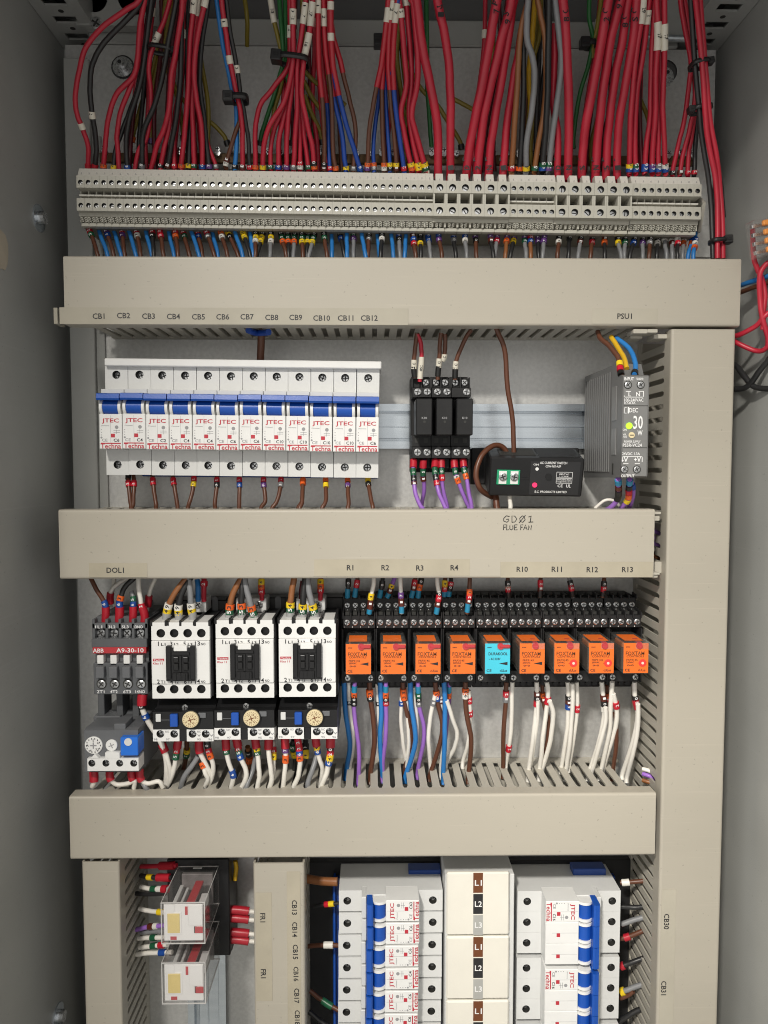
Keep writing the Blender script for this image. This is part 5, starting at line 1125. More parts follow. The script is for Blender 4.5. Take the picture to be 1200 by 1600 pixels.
def relay(i, X, label, blue=False, up=False, led=0):
    t = thing('relay', label, 'relay', (X, 40, zr(1028, 77)), 'plug in relays with coloured labels in the middle row')
    w = 9.9; zt_, zb_ = zr(1003.5, 77), zr(1054, 77)
    b = MB(); b.box(X-w, X+w, 36, 77, zb_, zt_, 'clear', .8); o = b.build('clear_case', t)
    b = MB(); b.box(X-w+1.6, X+w-1.6, 36, 68, zb_+1, zt_-7, 'inner', .5); b.box(X-w+2.5, X+w-2.5, 48, 66, zt_-7, zt_-3.2, 'innero' , .4); b.box(X-w+4, X+w-5, 40, 46, zt_-7, zt_-2.2, 'screw', .3); b.build('coil', t)
    m_ = 'cyan' if blue else 'orange'; b = MB(); xa, xb = X-w+.35, X+w-.35; z1, z0 = zt_-1.0, zb_+.8
    b.box(xa, xb, 77.05, 77.25, z0, z1, m_); b.box(xa+2, xb-3, 52, 73, zt_+.05, zt_+.15, 'orange')
    H = z1-z0; wd = xb-xa
    def tx(s_, u, v, h, w_, k='ink'): b.text(s_, xa+u*wd, z0+v*H, 77.4, h, k, w_)
    tx('www', .17, .87, .9, 3.4)
    if blue: tx('DURAKOOL', .52, .66, 2.3, 14.6); tx('~ AC 024V', .38, .49, 1.8, 9); b.text('II', X, zt_+.2, 60, .1, 'ink')
    else:
        tx('FOXTAM', .46, .66, 3.0, 14.4, 'inko'); tx('CONTROLS', .47, .56, 1.5, 13.4, 'inko'); tx('FRP3145', .34, .44, 1.6, 8.6, 'inko'); tx('230VAC', .27, .36, 1.3, 6); tx('o-o', .28, .26, 1.3, 5)
    b.prism([(xa+wd*.56, z0+H*.335), (xa+wd*.9, z0+H*.39), (xa+wd*.9, z0+H*.28)], 'd', 77.25, 77.42, 'ink'); tx('CE', .16, .10, 2.1, 3.8)
    if i in (2, 4, 6, 7, 8): tx('cULus', .74, .10, 1.9, 5.6)
    b.build('label_face', t)
    b = MB()
    if up: b.prism([(66, zt_+.3), (77.6, zt_-.5), (78.6, zt_-3.4), (77.2, zt_-4.2), (74, zt_-1), (66, zt_-.6)], 'x', X+.6, X+4.2, 'redp'); b.cyl((X+2.4, 77.2, zt_-3.0), 'd', 2.5, 2.3, 1.2, 'redp', 14)
    else: b.box(X+1.2, X+w-.3, 77.3, 79, zt_-4.4, zt_-1.6, 'redp', .8); b.cyl((X+2.2, 77.3, zt_-3.0), 'd', 2.5, 2.4, 1.3, 'redp', 14)
    b.build('test_lever', t)
    b = MB(); b.box(X-.5, X+w-.6, 77.5, 77.8, zt_-5.4, zt_-.6, 'clear2', .1); b.build('lever_cover', t)
    if led:
        b = MB(); b.cyl((X+w*.52, 77.3, z0+H*.335), 'd', 1.15 if led == 2 else .7, .8 if led == 2 else .5, 1.0, 'ledr' if led == 2 else 'ledrd_glow', 14)
        if led == 2: b.cyl((X+w*.52, 77.3, z0+H*.335), 'd', 3.0, 2.7, .35, 'ledrd_glow', 20); b.build('indicator_lamp', t)  # wide glowing disc stands in for red light spilling onto the label
RL = ['R1', 'R2', 'R3', 'R4', '', 'R10', 'R11', 'R12', 'R13']
for i in range(9):
    sl = 'black relay socket holding the %s' % ('pale blue relay' if i == 4 else ('orange relay below the %s label' % RL[i] if i < 4 else 'orange relay, %s right of the blue relay' % ordn(i-4)))
    socket(i, RX[i], sl)
    rl = ['orange relay with red lever lying flat, leftmost, below the R1 label', 'orange relay with red lever lying flat, below the R2 label', 'orange relay with red lever lying flat, below the R3 label', 'orange relay with red lever lying flat, touching the pale blue relay',
          'pale blue relay in a clear case, the only blue one in its row', 'orange relay with raised red lever and dim lamp, right beside the blue relay', 'orange relay, raised red lever, lit lamp, second right of the blue relay',
          'orange relay, raised red lever, lit lamp, third right of the blue relay', 'orange relay with raised red lever and lit lamp, rightmost of the row'][i]
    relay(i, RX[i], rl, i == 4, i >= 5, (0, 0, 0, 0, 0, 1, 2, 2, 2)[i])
# ================================================================== clear relays at lower left
def fr_relay(x0, y0, x1, y1, label, where):
    t = thing('relay', label, 'relay', P((x0+x1)/2, (y0+y1)/2, 60), 'clear cased relays at lower left')
    D = 97; X0, X1, Z0, Z1 = PB(x0, y0, x1, y1, D); w, h = X1-X0, Z1-Z0
    b = MB(); b.box(X0, X1, 44, D, Z0, Z1, 'clear2', 1.2); b.build('clear_case', t)
    b = MB(); b.box(X0+1.7, X1-1.9, D-4, D-1.2, Z0+1.6, Z1-2.2, 'white', .5)
    fx = lambda u: X0+u*w
    fz = lambda v: Z1-v*h
    b.box(fx(.06), fx(.30), D-1.2, D-.7, fz(.28), fz(.06), 'white', .2); b.box(fx(.62), fx(.93), D-1.2, D-.7, fz(.58), fz(.08), 'white', .2)
    b.box(fx(.54), fx(.60), D-1.2, D-1.0, fz(.32), fz(.12), 'redp'); b.box(fx(.20), fx(.34), D-1.2, D-1.0, fz(.92), fz(.84), 'redp'); b.box(fx(.76), fx(.94), D-1.2, D-.6, fz(.76), fz(.60), 'redp', .3); b.box(fx(.74), fx(.80), D-1.2, D-1.05, fz(.76), fz(.60), 'slot')
    b.build('front_frame', t)
    b = MB(); b.box(fx(.14), fx(.42), D-1.2, D-.4, fz(.75), fz(.28), 'ylw', .3); b.box(fx(.10), fx(.46), D-1.2, D-.8, fz(.78), fz(.25), 'white', .2); b.build('marking_window', t)
    b = MB(); b.box(X0+6, X1-6, 46, D-12, Z0+4, Z1-13, 'mech', .6); b.box(X0+5, X0+8, 58, D-7, Z1-14, Z1-8, 'mcb', .4); b.box(X0+11, X0+13, 62, D-7, Z1-14, Z1-8, 'mcb', .4); b.box(fx(.76), fx(.93), 72, D-7, Z1-14, Z1-7, 'mcb', .6); b.box(X0+4, X1-4, 46, 50, Z0+3, Z1-4, 'mech', .4); b.build('mechanism', t)
    b = MB(); e_ = .35
    for z_ in (Z0+e_, Z1-e_):
        b.box(X0, X1, D-.5, D+.12, z_-e_, z_+e_, 'edge'); b.box(X0, X1, 44, 44.7, z_-e_, z_+e_, 'edge')
        for x_ in (X0+e_*.7, X1-e_*.7): b.box(x_-e_*.7, x_+e_*.7, 44.8, D-.6, z_-e_*.8, z_+e_*.8+.03, 'edge')
    for x_ in (X0+e_, X1-e_): b.box(x_-e_, x_+e_, D-.55, D+.1, Z0+.8, Z1-.8, 'edge')
    b.box((X0+X1)/2-3.5, (X0+X1)/2+3.5, 46, 49, Z1+.02, Z1+.3, 'white'); b.build('case_edge', t)
    b = MB(); b.prism([(62, Z1-4.5), (D-3, Z1-3.2), (D-3, Z1-1.6), (62, Z1-2.6)], 'x', fx(.56), fx(.74), 'redp'); b.build('test_lever', t)
fr_relay(251.5, 1410, 320.5, 1475, 'clear cased relay with yellow window and red flags, upper of two at lower left', '')
fr_relay(252.5, 1504, 321.5, 1569, 'clear cased relay with yellow window and red flags, lower of two at lower left', '')
for (y0, y1, lab) in ((1342, 1494, 'black relay socket mostly hidden behind the clear cased relays at lower left'),):
    t = thing('relay_socket', lab, 'relay socket', P(320, 1420, 20)); b = MB(); b.pbox(262, y0, 359, y1, 9, 44, 'black', .8); b.pbox(340, y0+6, 362, y1-8, 9, 30, 'blackm', .6)
    for k in range(6): b.pbox(346, y0+12+k*22, 358, y0+24+k*22, 30, 36, 'blackm', .5)
    b.build('body', t)
# ================================================================== device wiring
ZT2 = P(560, 797, 80)[2]; ZT3 = P(560, 1241.5, 80)[2]
def d_on(py, z): return DIST-(-z)*F_PX/max(20, (py-729-(-0.0)))
def row(specs, where, group, d0, ztop, r=1.6, tail=9):
    """specs: (colour, [(px, py)...], marks[, radius]); the last point lies on the slotted top ztop of a trunking"""
    specs = sorted(specs, key=lambda s: s[1][0][0])
    for n, s in enumerate(specs):
        col, pts, mk = s[0], s[1], s[2]; rr = s[3] if len(s) > 3 else r
        ds = s[4] if len(s) > 4 else d0
        if ztop is not None:
            de = max(22, min(70, d_on(pts[-1][1], ztop)))
        else: de = ds
        L = len(pts)-1; q = []
        for i, (x, y) in enumerate(pts):
            f = (y-pts[0][1])/max(1, pts[-1][1]-pts[0][1]); q.append((x, y, ds+(de-ds)*f+(2.5*math.sin(3.14*f))))
        if ztop is not None:
            x, y, d = q[-1]; dx = (pts[-1][0]-pts[-2][0])*.3; q.append((x+dx*.5, y+tail*1.6, d+1))
        cc = list(dict.fromkeys(CNAME[m[1]] for m in mk if m[1] in CNAME))[:2]; cn = ' and '.join(cc)
        lab = '%s wire%s %s, %s from left' % (WNAME[col], ' with %s collar%s' % (cn, 's' if len(cc) > 1 else '') if cn else '', where, ordn(n+1))
        marks = []
        for m in mk:
            y, key = m[0], m[1]; Lm = m[2] if len(m) > 2 else 3.6
            kr = 1.4 if key not in 'b' else 1.25
            if key == 'R': marks.append((y, Lm, 'cr', '', 1.75, 'f'))
            else: marks.append((y, Lm, key, key if key.isdigit() else '', kr))
        wire(q, rr*1.06, col, lab, group, marks)
def Z(ox, oy, k, pts): return [(ox+k*x, oy+k*y) for x, y in pts]
def MK(oy, k, ms): return [(oy+k*m[0],)+tuple(m[1:]) for m in ms]
# --- below the upper breakers
a = lambda p: Z(80, 380, 1/3, p); c = lambda p: Z(440, 480, 1/3, p)
ma = lambda m: MK(380, 1/3, m); mc = lambda m: MK(480, 1/3, m)
row([('brown', a([(362, 1070), (362, 1130), (372, 1215), (374, 1240)]), ma([(1090, 'k', 6), (1128, '2', 5)])), ('brown', a([(385, 1070), (388, 1130), (385, 1215), (380, 1240)]), ma([(1128, '2', 5)])),
     ('brown', a([(472, 1070), (478, 1130), (490, 1215), (492, 1240)]), ma([(1118, '2', 6)])), ('brown', a([(568, 1070), (575, 1130), (590, 1215), (592, 1240)]), ma([(1118, '2', 6)])),
     ('brown', a([(668, 1070), (668, 1130), (650, 1210), (640, 1240)]), ma([(1108, '2', 4), (1130, '4', 4)])), ('brown', a([(775, 1070), (776, 1130), (768, 1215), (768, 1240)]), ma([(1112, '2', 4), (1134, '0', 4)])),
     ('brown', a([(880, 1070), (882, 1130), (882, 1215), (880, 1240)]), ma([(1112, '2', 4), (1134, '6', 4)])), ('brown', a([(994, 1070), (997, 1130), (1003, 1205), (985, 1240)]), ma([(1112, '2', 4), (1134, '7', 4)])),
     ('brown', a([(1078, 1070), (1076, 1130), (1058, 1210), (1035, 1242)]), ma([(1112, '2', 4), (1134, '8', 4)])), ('brown', a([(1180, 1070), (1180, 1130), (1176, 1205), (1158, 1242)]), ma([(1118, '3', 6)])),
     ('brown', c([(100, 770), (98, 840), (96, 910), (85, 944)]), mc([(820, '3', 6)])), ('brown', c([(205, 770), (208, 840), (206, 910), (190, 944)]), mc([(812, '3', 4), (836, '4', 4)])),
     ('brown', c([(308, 770), (310, 840), (314, 910), (312, 944)]), mc([(812, '3', 4), (836, '7', 3)])), ('brown', c([(403, 770), (408, 840), (422, 910), (428, 944)]), mc([(808, '4', 5), (830, '0', 3)]))],
    'below the upper breakers', 'brown wires below the upper breakers', 34, ZT2, 1.55)
# --- six violet wires below the slim relays
row([('violet', c([(618, 715), (618, 780), (625, 860), (650, 930), (662, 944)]), mc([(735, 'R', 7), (775, '5', 6), (805, '0', 4), (825, '1', 2)])), ('violet', c([(664, 715), (664, 790), (668, 860), (655, 935)]), mc([(732, 'R', 7), (772, '5', 6), (803, '1', 4)])),
     ('violet', c([(720, 715), (720, 780), (735, 860), (765, 935), (774, 944)]), mc([(735, 'R', 7), (770, '5', 6), (800, '0', 4), (825, '2', 4)])), ('violet', c([(750, 715), (750, 790), (758, 860), (776, 940)]), mc([(732, 'R', 7), (770, '5', 5), (800, '2', 5)])),
     ('violet', c([(810, 715), (812, 760), (832, 830), (870, 920), (880, 940)]), mc([(732, 'R', 7), (770, '5', 5), (795, '9', 2), (812, '3', 5)])), ('violet', c([(852, 715), (854, 750), (868, 810), (882, 890), (892, 942)]), mc([(730, 'R', 7), (768, '5', 5), (793, '3', 5)]))],
    'below the slim black relays', 'violet wires below the slim black relays', 44, ZT2, 1.6)
GS = 'wires dropping from the top trunking to the slim relays'
for pts, col, lab, mk in ((c([(634, 120), (628, 180), (620, 250), (624, 330)]), 'brown', 'dark brown wire with white tag left of the red one above the slim relays', [(268, 'w', 7), (303, 'k', 8)]), (c([(636, 125), (652, 170), (656, 230), (648, 350)]), 'red', 'red wire with long cream tag reading C50 above the slim relays', [(285, 'w', 17)]),
                          (c([(748, 120), (742, 180), (738, 250), (732, 340)]), 'brown', 'dark brown wire with white tag, middle of the wires above the slim relays', [(262, 'w', 7), (300, 'k', 8)]), (c([(765, 125), (768, 170), (762, 230), (755, 250)]), 'brown', 'short brown wire with white tag beside the middle slim relay wire', [(235, 'w', 5)]),
                          (c([(890, 105), (860, 150), (832, 215), (815, 270), (814, 340)]), 'brown', 'dark brown wire with white tag, rightmost above the slim relays', [(272, 'w', 6), (308, 'k', 8)])):
    n_ = len(pts); q = [(x, y, 52-6*(i/(n_-1))) for i, (x, y) in enumerate(pts)]
    wire(q, 1.7, col, lab, GS, [(480+m[0]/3, m[2], m[1], 'C50' if m[2] > 15 else ('D' if m[1] == 'w' else ''), 1.35) for m in mk])
wire([(x, y, d) for (x, y), d in zip(c([(1005, 95), (1012, 115), (1045, 200), (1060, 380), (1084, 540), (1088, 690)]), (60, 60, 56, 52, 50, 48))], 2.0, 'brown', 'long brown wire falling from the top trunking into the black current switch', 'wires of the current switch')
wire([(x, y, d) for (x, y), d in zip(c([(1060, 690), (1035, 655), (990, 650), (935, 700), (912, 780), (930, 850), (985, 890)]), (45, 46, 50, 56, 58, 56, 44))], 2.2, 'brown', 'thick brown loop curling around the left end of the current switch', 'wires of the current switch')
wire([(x, y, d) for (x, y), d in zip(c([(1003, 880), (1006, 910), (1010, 950)]), (46, 48, 50))], 2.6, 'brown', 'brown twisted wire leaving below the current switch beside the white one', 'wires of the current switch')
wire([(x, y, d) for (x, y), d in zip(c([(1068, 885), (1072, 920), (1074, 955)]), (50, 50, 50))], 1.8, 'wwhite', 'short white wire leaving below the current switch', 'wires of the current switch')
wire([(x, y, d) for (x, y), d in zip(c([(625, 880), (1, 1)])[:1]+[(930, 794), (945, 782), (960, 783), (972, 796)], (50, 54, 58, 58, 56))][1:], 1.3, 'wwhite', 'small white wire lying on the trunking below the power supply', 'wires of the power supply')
wire([(408, 510, 40), (408, 535, 36), (407, 572, 30)], 3.0, 'brown', 'thick brown feed wire dropping to the cover over the upper breakers', 'feed wires of the upper breakers')
wire([(388, 516, 62), (402, 520, 50), (420, 519, 62)], 2.6, 'dblue', 'blue wire showing through the slots above the upper breakers', 'feed wires of the upper breakers')
p6 = lambda p: Z(740, 480, 460/1200, p)
GPW = 'wires of the power supply'
for pts, col, lab, mk, dd_ in ((p6([(505, 100), (520, 130), (560, 165), (592, 215), (600, 275)]), 'brown', 'dark brown wire with yellow and red collars on top of the power supply', [(232, '4', 4), (252, '2', 4), (272, 'k', 4)], (66, 98)), (p6([(560, 120), (585, 160), (612, 205), (625, 250)]), 'yellow', 'yellow earth wire on top of the power supply', [], (66, 92)),
                               (p6([(580, 125), (620, 155), (650, 195), (660, 245), (655, 275)]), 'blue', 'blue wire arching into the top of the power supply', [(268, 'k', 4)], (66, 98)),
                               (p6([(590, 700), (590, 740), (588, 780), (560, 815), (535, 830)]), 'violet', 'violet wire with black collars below the power supply', [(712, 'b', 5), (735, '1', 4), (755, 'k', 5), (775, 'k', 6)], (92, 60)), (p6([(636, 700), (634, 740), (628, 785), (605, 815), (590, 832)]), 'violet', 'violet wire with red and yellow collars below the power supply', [(712, 'b', 5), (733, 'k', 4), (752, '2', 4), (770, '3', 4), (788, '4', 4)], (92, 60)),
                               (p6([(640, 705), (650, 760), (640, 800), (625, 830)]), 'violet', 'violet wire behind the collared ones below the power supply', [(730, '6', 5)], (84, 58))):
    n_ = len(pts); q = [(x, y, dd_[0]+(dd_[1]-dd_[0])*i/(n_-1)) for i, (x, y) in enumerate(pts)]
    wire(q, 1.9, col, lab, GPW, [(480+m[0]*460/1200, m[2], m[1], '', 1.35) for m in mk])
# --- wires crossing from trunking to trunking at the right
GR = 'wires crossing into the right vertical trunking'
for i, (y0, y1, col, lab) in enumerate(((828, 838, 'violet', 'topmost violet wire crossing into the right trunking beside the GD note trunking'), (838, 847, 'violet', 'second violet wire crossing into the right trunking beside the GD note trunking'), (847, 855, 'violet', 'third violet wire crossing into the right trunking beside the GD note trunking'), (856, 868, 'wwhite', 'white wire crossing into the right trunking below three violet wires'), (866, 878, 'tan', 'tan brown wire crossing into the right trunking below a white wire'),
                                        (1214, 1232, 'violet', 'violet wire crossing into the right trunking beside the plain trunking'), (1206, 1222, 'wwhite', 'white wire crossing into the right trunking beside the plain trunking'), (1224, 1240, 'tan', 'tan brown wire crossing into the right trunking beside the plain trunking'), (1275, 1284, 'brown', 'brown wire between plain trunking end and right trunking'))):
    wire([(1004, y0-5, 44), (1018, y0, 48), (1032, (y0+y1)/2+1, 48), (1050, y1, 42)], 1.75, col, lab, GR)
# --- dark grey contactor, top
k3 = lambda p: Z(80, 780, .3, p); m3 = lambda m: MK(780, .3, m)
GT = 'wires entering the top of the contactors'
row([('brown', k3([(200, 395), (235, 470), (268, 520), (283, 560), (283, 650)]), m3([(545, '6', 5), (598, 'R', 12)]), 1.7), ('wwhite', k3([(420, 400), (350, 440), (312, 480), (308, 560)]), m3([(515, 'R', 9)]), 1.6, 44), ('wblack', k3([(450, 395), (390, 450), (362, 510), (356, 570), (356, 650)]), m3([(515, '3', 4), (545, '6', 5), (598, 'R', 12)]), 1.9),
     ('grey', k3([(418, 480), (428, 520), (427, 580), (425, 650)]), m3([(520, '5', 4), (548, '6', 5), (598, 'R', 12)]), 1.7), ('wwhite', k3([(450, 390), (458, 470), (468, 540), (486, 600), (486, 660)]), m3([(556, '2', 4), (605, 'R', 13)]), 1.8), ('wwhite', k3([(548, 400), (525, 450), (508, 510), (500, 580)]), m3([(530, 'R', 9)]), 1.6, 44), ('wwhite', k3([(330, 400), (325, 450), (318, 490), (314, 540)]), [], 1.6, 40)],
    'on the dark grey contactor', GT, 56, None)
row([('tan', k3([(720, 395), (665, 460), (620, 530), (603, 590), (600, 650)]), m3([(556, '9', 4), (580, '4', 4), (615, 'wht', 8)]), 2.2), ('wblack', k3([(735, 395), (690, 470), (665, 540), (664, 600), (672, 650)]), m3([(562, '9', 4), (588, '4', 4), (615, 'wht', 8)]), 2.2), ('grey', k3([(718, 395), (722, 470), (728, 540), (735, 600), (742, 650)]), m3([(556, '9', 4), (580, '4', 4), (612, 'wht', 8)]), 2.2),
     ('blue', k3([(762, 420), (764, 470), (766, 530)]), [], 2.0, 46), ('red', k3([(795, 400), (796, 450), (795, 530)]), m3([(440, '2', 4)]), 2.0, 46)], 'on the left white contactor', GT, 66, None)
k4 = lambda p: Z(320, 860, .26667, p); m4 = lambda m: MK(860, .26667, m)
row([('tan', k4([(225, 150), (180, 220), (150, 310), (142, 420)]), m4([(330, '3', 4), (358, '5', 4), (390, 'wht', 8)]), 2.3), ('wblack', k4([(225, 150), (218, 240), (215, 320), (222, 420)]), m4([(325, '3', 4), (355, '5', 4), (388, 'wht', 8)]), 2.3), ('grey', k4([(228, 150), (248, 240), (272, 330), (300, 420)]), m4([(340, '3', 4), (368, '5', 5), (398, 'wht', 8)]), 2.3),
     ('red', k4([(330, 150), (332, 200), (334, 290)]), m4([(185, '4', 4), (210, '3', 4), (240, '2', 5)]), 1.8, 46)], 'on the middle white contactor', GT, 66, None)
row([('tan', k4([(525, 150), (512, 230), (502, 310), (505, 420)]), m4([(320, '4', 4), (345, '5', 4), (382, 'wht', 8)]), 2.3), ('wblack', k4([(590, 150), (580, 240), (574, 320), (578, 420)]), m4([(330, '4', 4), (355, '5', 4), (388, 'wht', 8)]), 2.3), ('grey', k4([(600, 150), (612, 240), (632, 330), (660, 420)]), m4([(332, '4', 4), (358, '5', 4), (390, 'wht', 8)]), 2.3),
     ('red', k4([(680, 150), (678, 210), (678, 290)]), m4([(185, '4', 4), (210, '3', 4), (232, '2', 4)]), 1.8, 46), ('maroon', k4([(570, 180), (565, 240), (562, 290)]), [], 1.6, 44)], 'on the right white contactor', GT, 66, None)
# --- below the contactors
GO = 'wires below the overload relays'
row([('wwhite', k3([(476, 1010), (474, 1080), (505, 1160), (570, 1260), (598, 1360), (600, 1500)]), m3([(1042, 'R', 9), (1075, '0', 4), (1132, '6', 4)]), 2.1, 62), ('wwhite', k3([(575, 1270), (605, 1350), (620, 1430), (600, 1500)]), m3([(1295, 'R', 7)]), 1.8), ('wwhite', k3([(662, 1250), (650, 1340), (635, 1420), (605, 1500)]), m3([(1275, 'R', 7), (1308, '2', 4), (1335, '5', 6)]), 1.8),
     ('wwhite', k3([(770, 1250), (775, 1320), (815, 1400), (828, 1450), (805, 1500)]), m3([(1280, 'R', 12)]), 1.9), ('wwhite', k3([(812, 1250), (822, 1320), (845, 1390), (835, 1450), (815, 1500)]), m3([(1278, '0', 5), (1308, '2', 4), (1335, '3', 5)]), 1.8), ('grey', k3([(765, 1340), (725, 1400), (690, 1450), (675, 1510)]), [], 2.0), ('wwhite', k3([(785, 1370), (800, 1420), (815, 1460), (800, 1505)]), m3([(1385, '3', 5)]), 1.7),
     ('brown', k3([(705, 1250), (705, 1330), (690, 1400)]), m3([(1310, '4', 4), (1330, '5', 5)]), 1.9, 40)], 'under the left black overload relay', GO, 58, ZT3)
row([('wwhite', k4([(122, 1100), (128, 1190), (150, 1270), (168, 1330), (152, 1400)]), m4([(1135, 'R', 9), (1175, '5', 5), (1308, '6', 6)]), 1.8), ('wwhite', k4([(185, 1100), (205, 1200), (238, 1280), (240, 1340), (212, 1400)]), m4([(1125, 'R', 7), (1158, '2', 4), (1180, '5', 4), (1205, '6', 5)]), 1.9), ('wwhite', k4([(295, 1100), (308, 1190), (318, 1280), (318, 1340), (305, 1405)]), m4([(1130, 'R', 8), (1163, '4', 4), (1185, '5', 3)]), 1.8),
     ('wwhite', k4([(375, 1100), (376, 1200), (388, 1290), (392, 1340), (378, 1400)]), m4([(1130, 'R', 9)]), 1.9), ('wwhite', k4([(402, 1120), (404, 1220), (402, 1300), (385, 1390)]), m4([(1170, '2', 5), (1205, '4', 6)]), 1.6, 50), ('grey', k4([(300, 1200), (280, 1290), (250, 1370), (235, 1410)]), [], 1.8, 44), ('tan', k4([(250, 1150), (262, 1230), (250, 1290)]), m4([(1185, '0', 6), (1225, '3', 6)]), 2.0, 40)], 'under the middle overload relay', GO, 58, ZT3)
row([('wwhite', k4([(470, 1095), (473, 1190), (470, 1290), (456, 1400)]), m4([(1130, 'R', 8), (1165, '7', 5), (1222, '3', 6)]), 1.8), ('wwhite', k4([(542, 1095), (556, 1190), (556, 1270), (545, 1330), (518, 1395)]), m4([(1120, '2', 6), (1155, '2', 5), (1188, '6', 4), (1212, '3', 5)]), 1.9), ('wwhite', k4([(650, 1095), (660, 1180), (682, 1250), (690, 1300), (678, 1370)]), m4([(1120, 'R', 7), (1152, '4', 5), (1176, '6', 4)]), 1.8),
     ('wwhite', k4([(738, 1095), (735, 1190), (722, 1270), (705, 1330), (678, 1395)]), m4([(1120, 'R', 9), (1160, '0', 5), (1188, '2', 5), (1215, '4', 6), (1242, '6', 4)]), 2.0), ('grey', k4([(660, 1170), (640, 1260), (610, 1340), (602, 1400)]), [], 2.0, 46), ('wblack', k4([(520, 1110), (515, 1160), (530, 1220), (525, 1300)]), m4([(1150, '5', 5), (1190, '4', 6)]), 2.0, 40), ('wblack', k4([(590, 1110), (590, 1170), (585, 1230), (530, 1380)]), m4([(1150, '0', 5), (1195, '4', 6)]), 2.0, 40)], 'under the right overload relay', GO, 58, ZT3)
row([('wwhite', k3([(222, 1400), (222, 1470), (215, 1495)]), m3([(1440, 'R', 9)]), 1.9), ('wwhite', k3([(308, 1400), (305, 1450), (340, 1485), (400, 1480), (435, 1465), (430, 1505)]), m3([(1435, 'R', 9)]), 1.7), ('wwhite', k3([(418, 1400), (420, 1450), (440, 1470)]), m3([(1432, 'R', 9)]), 1.7), ('wwhite', k3([(462, 1400), (462, 1450), (500, 1480), (560, 1470), (580, 1500)]), m3([(1438, 'R', 9)]), 1.7), ('grey', k3([(470, 1470), (490, 1500), (510, 1520)]), [], 1.7)],
    'below the grey overload relay', GO, 66, None)
# --- above the relays
k5 = lambda p: Z(520, 860, .26667, p); m5 = lambda m: MK(860, .26667, m)
GRT = 'short wires between trunking and relay sockets'
k6 = lambda p: Z(740, 860, .26667, p)
row([('wblack', k5([(96, 130), (90, 200), (86, 275)]), m5([(190, '0', 6), (250, 'b', 8)])), ('brown', k5([(148, 130), (140, 200), (128, 275)]), m5([(195, '2', 6), (245, 'b', 8)])), ('wwhite', k5([(242, 130), (238, 200), (225, 270), (212, 370)]), m5([(270, '4', 5), (310, '1', 9), (348, 'b', 8)]), 1.6, 56), ('wblack', k5([(296, 130), (288, 200), (275, 275)]), m5([(200, '0', 6), (255, 'b', 8)])),
     ('violet', k5([(365, 150), (345, 210), (318, 275)]), m5([(210, '4', 3), (232, '1', 5), (262, 'b', 6)])), ('wwhite', k5([(392, 130), (398, 210), (403, 370)]), m5([(262, '7', 5), (300, '1', 7), (338, 'b', 8)]), 1.6, 56), ('brown', k5([(488, 130), (478, 200), (460, 275)]), m5([(190, '2', 5), (215, '1', 5), (252, 'b', 8)])), ('brown', k5([(525, 130), (512, 200), (498, 275)]), m5([(180, '0', 5), (215, '3', 5), (250, 'b', 8)])),
     ('wwhite', k5([(606, 130), (616, 210), (622, 270), (606, 370)]), m5([(255, '0', 3), (278, '2', 6), (312, '1', 5), (345, 'b', 8)]), 1.6, 56), ('brown', k5([(660, 130), (657, 200), (652, 270)]), m5([(195, '4', 5), (222, '2', 5), (248, 'b', 6)])), ('wblack', k5([(696, 130), (690, 200), (678, 270)]), m5([(195, '2', 3), (215, '0', 6), (248, 'b', 6)])), ('brown', k5([(800, 130), (802, 200), (798, 280), (785, 370)]), m5([(245, '3', 5), (272, '2', 5), (295, '1', 4), (332, 'b', 8)]), 1.6, 56),
     ('brown', k5([(1022, 130), (1026, 190), (1030, 275)]), m5([(195, '0', 5), (212, 'w', 3), (226, '2', 5), (255, 'k', 6)])), ('brown', k6([(394, 130), (392, 190), (388, 275)]), m5([(195, '2', 6), (220, '1', 5), (250, 'k', 6)])), ('grey', k6([(556, 130), (568, 200), (582, 275)]), m5([(195, '0', 5), (218, '2', 5), (250, 'k', 6)])), ('brown', k6([(770, 130), (764, 190), (756, 275)]), m5([(195, '0', 4), (220, '2', 6), (248, 'k', 5)]))],
    'above the relay sockets', GRT, 40, None)
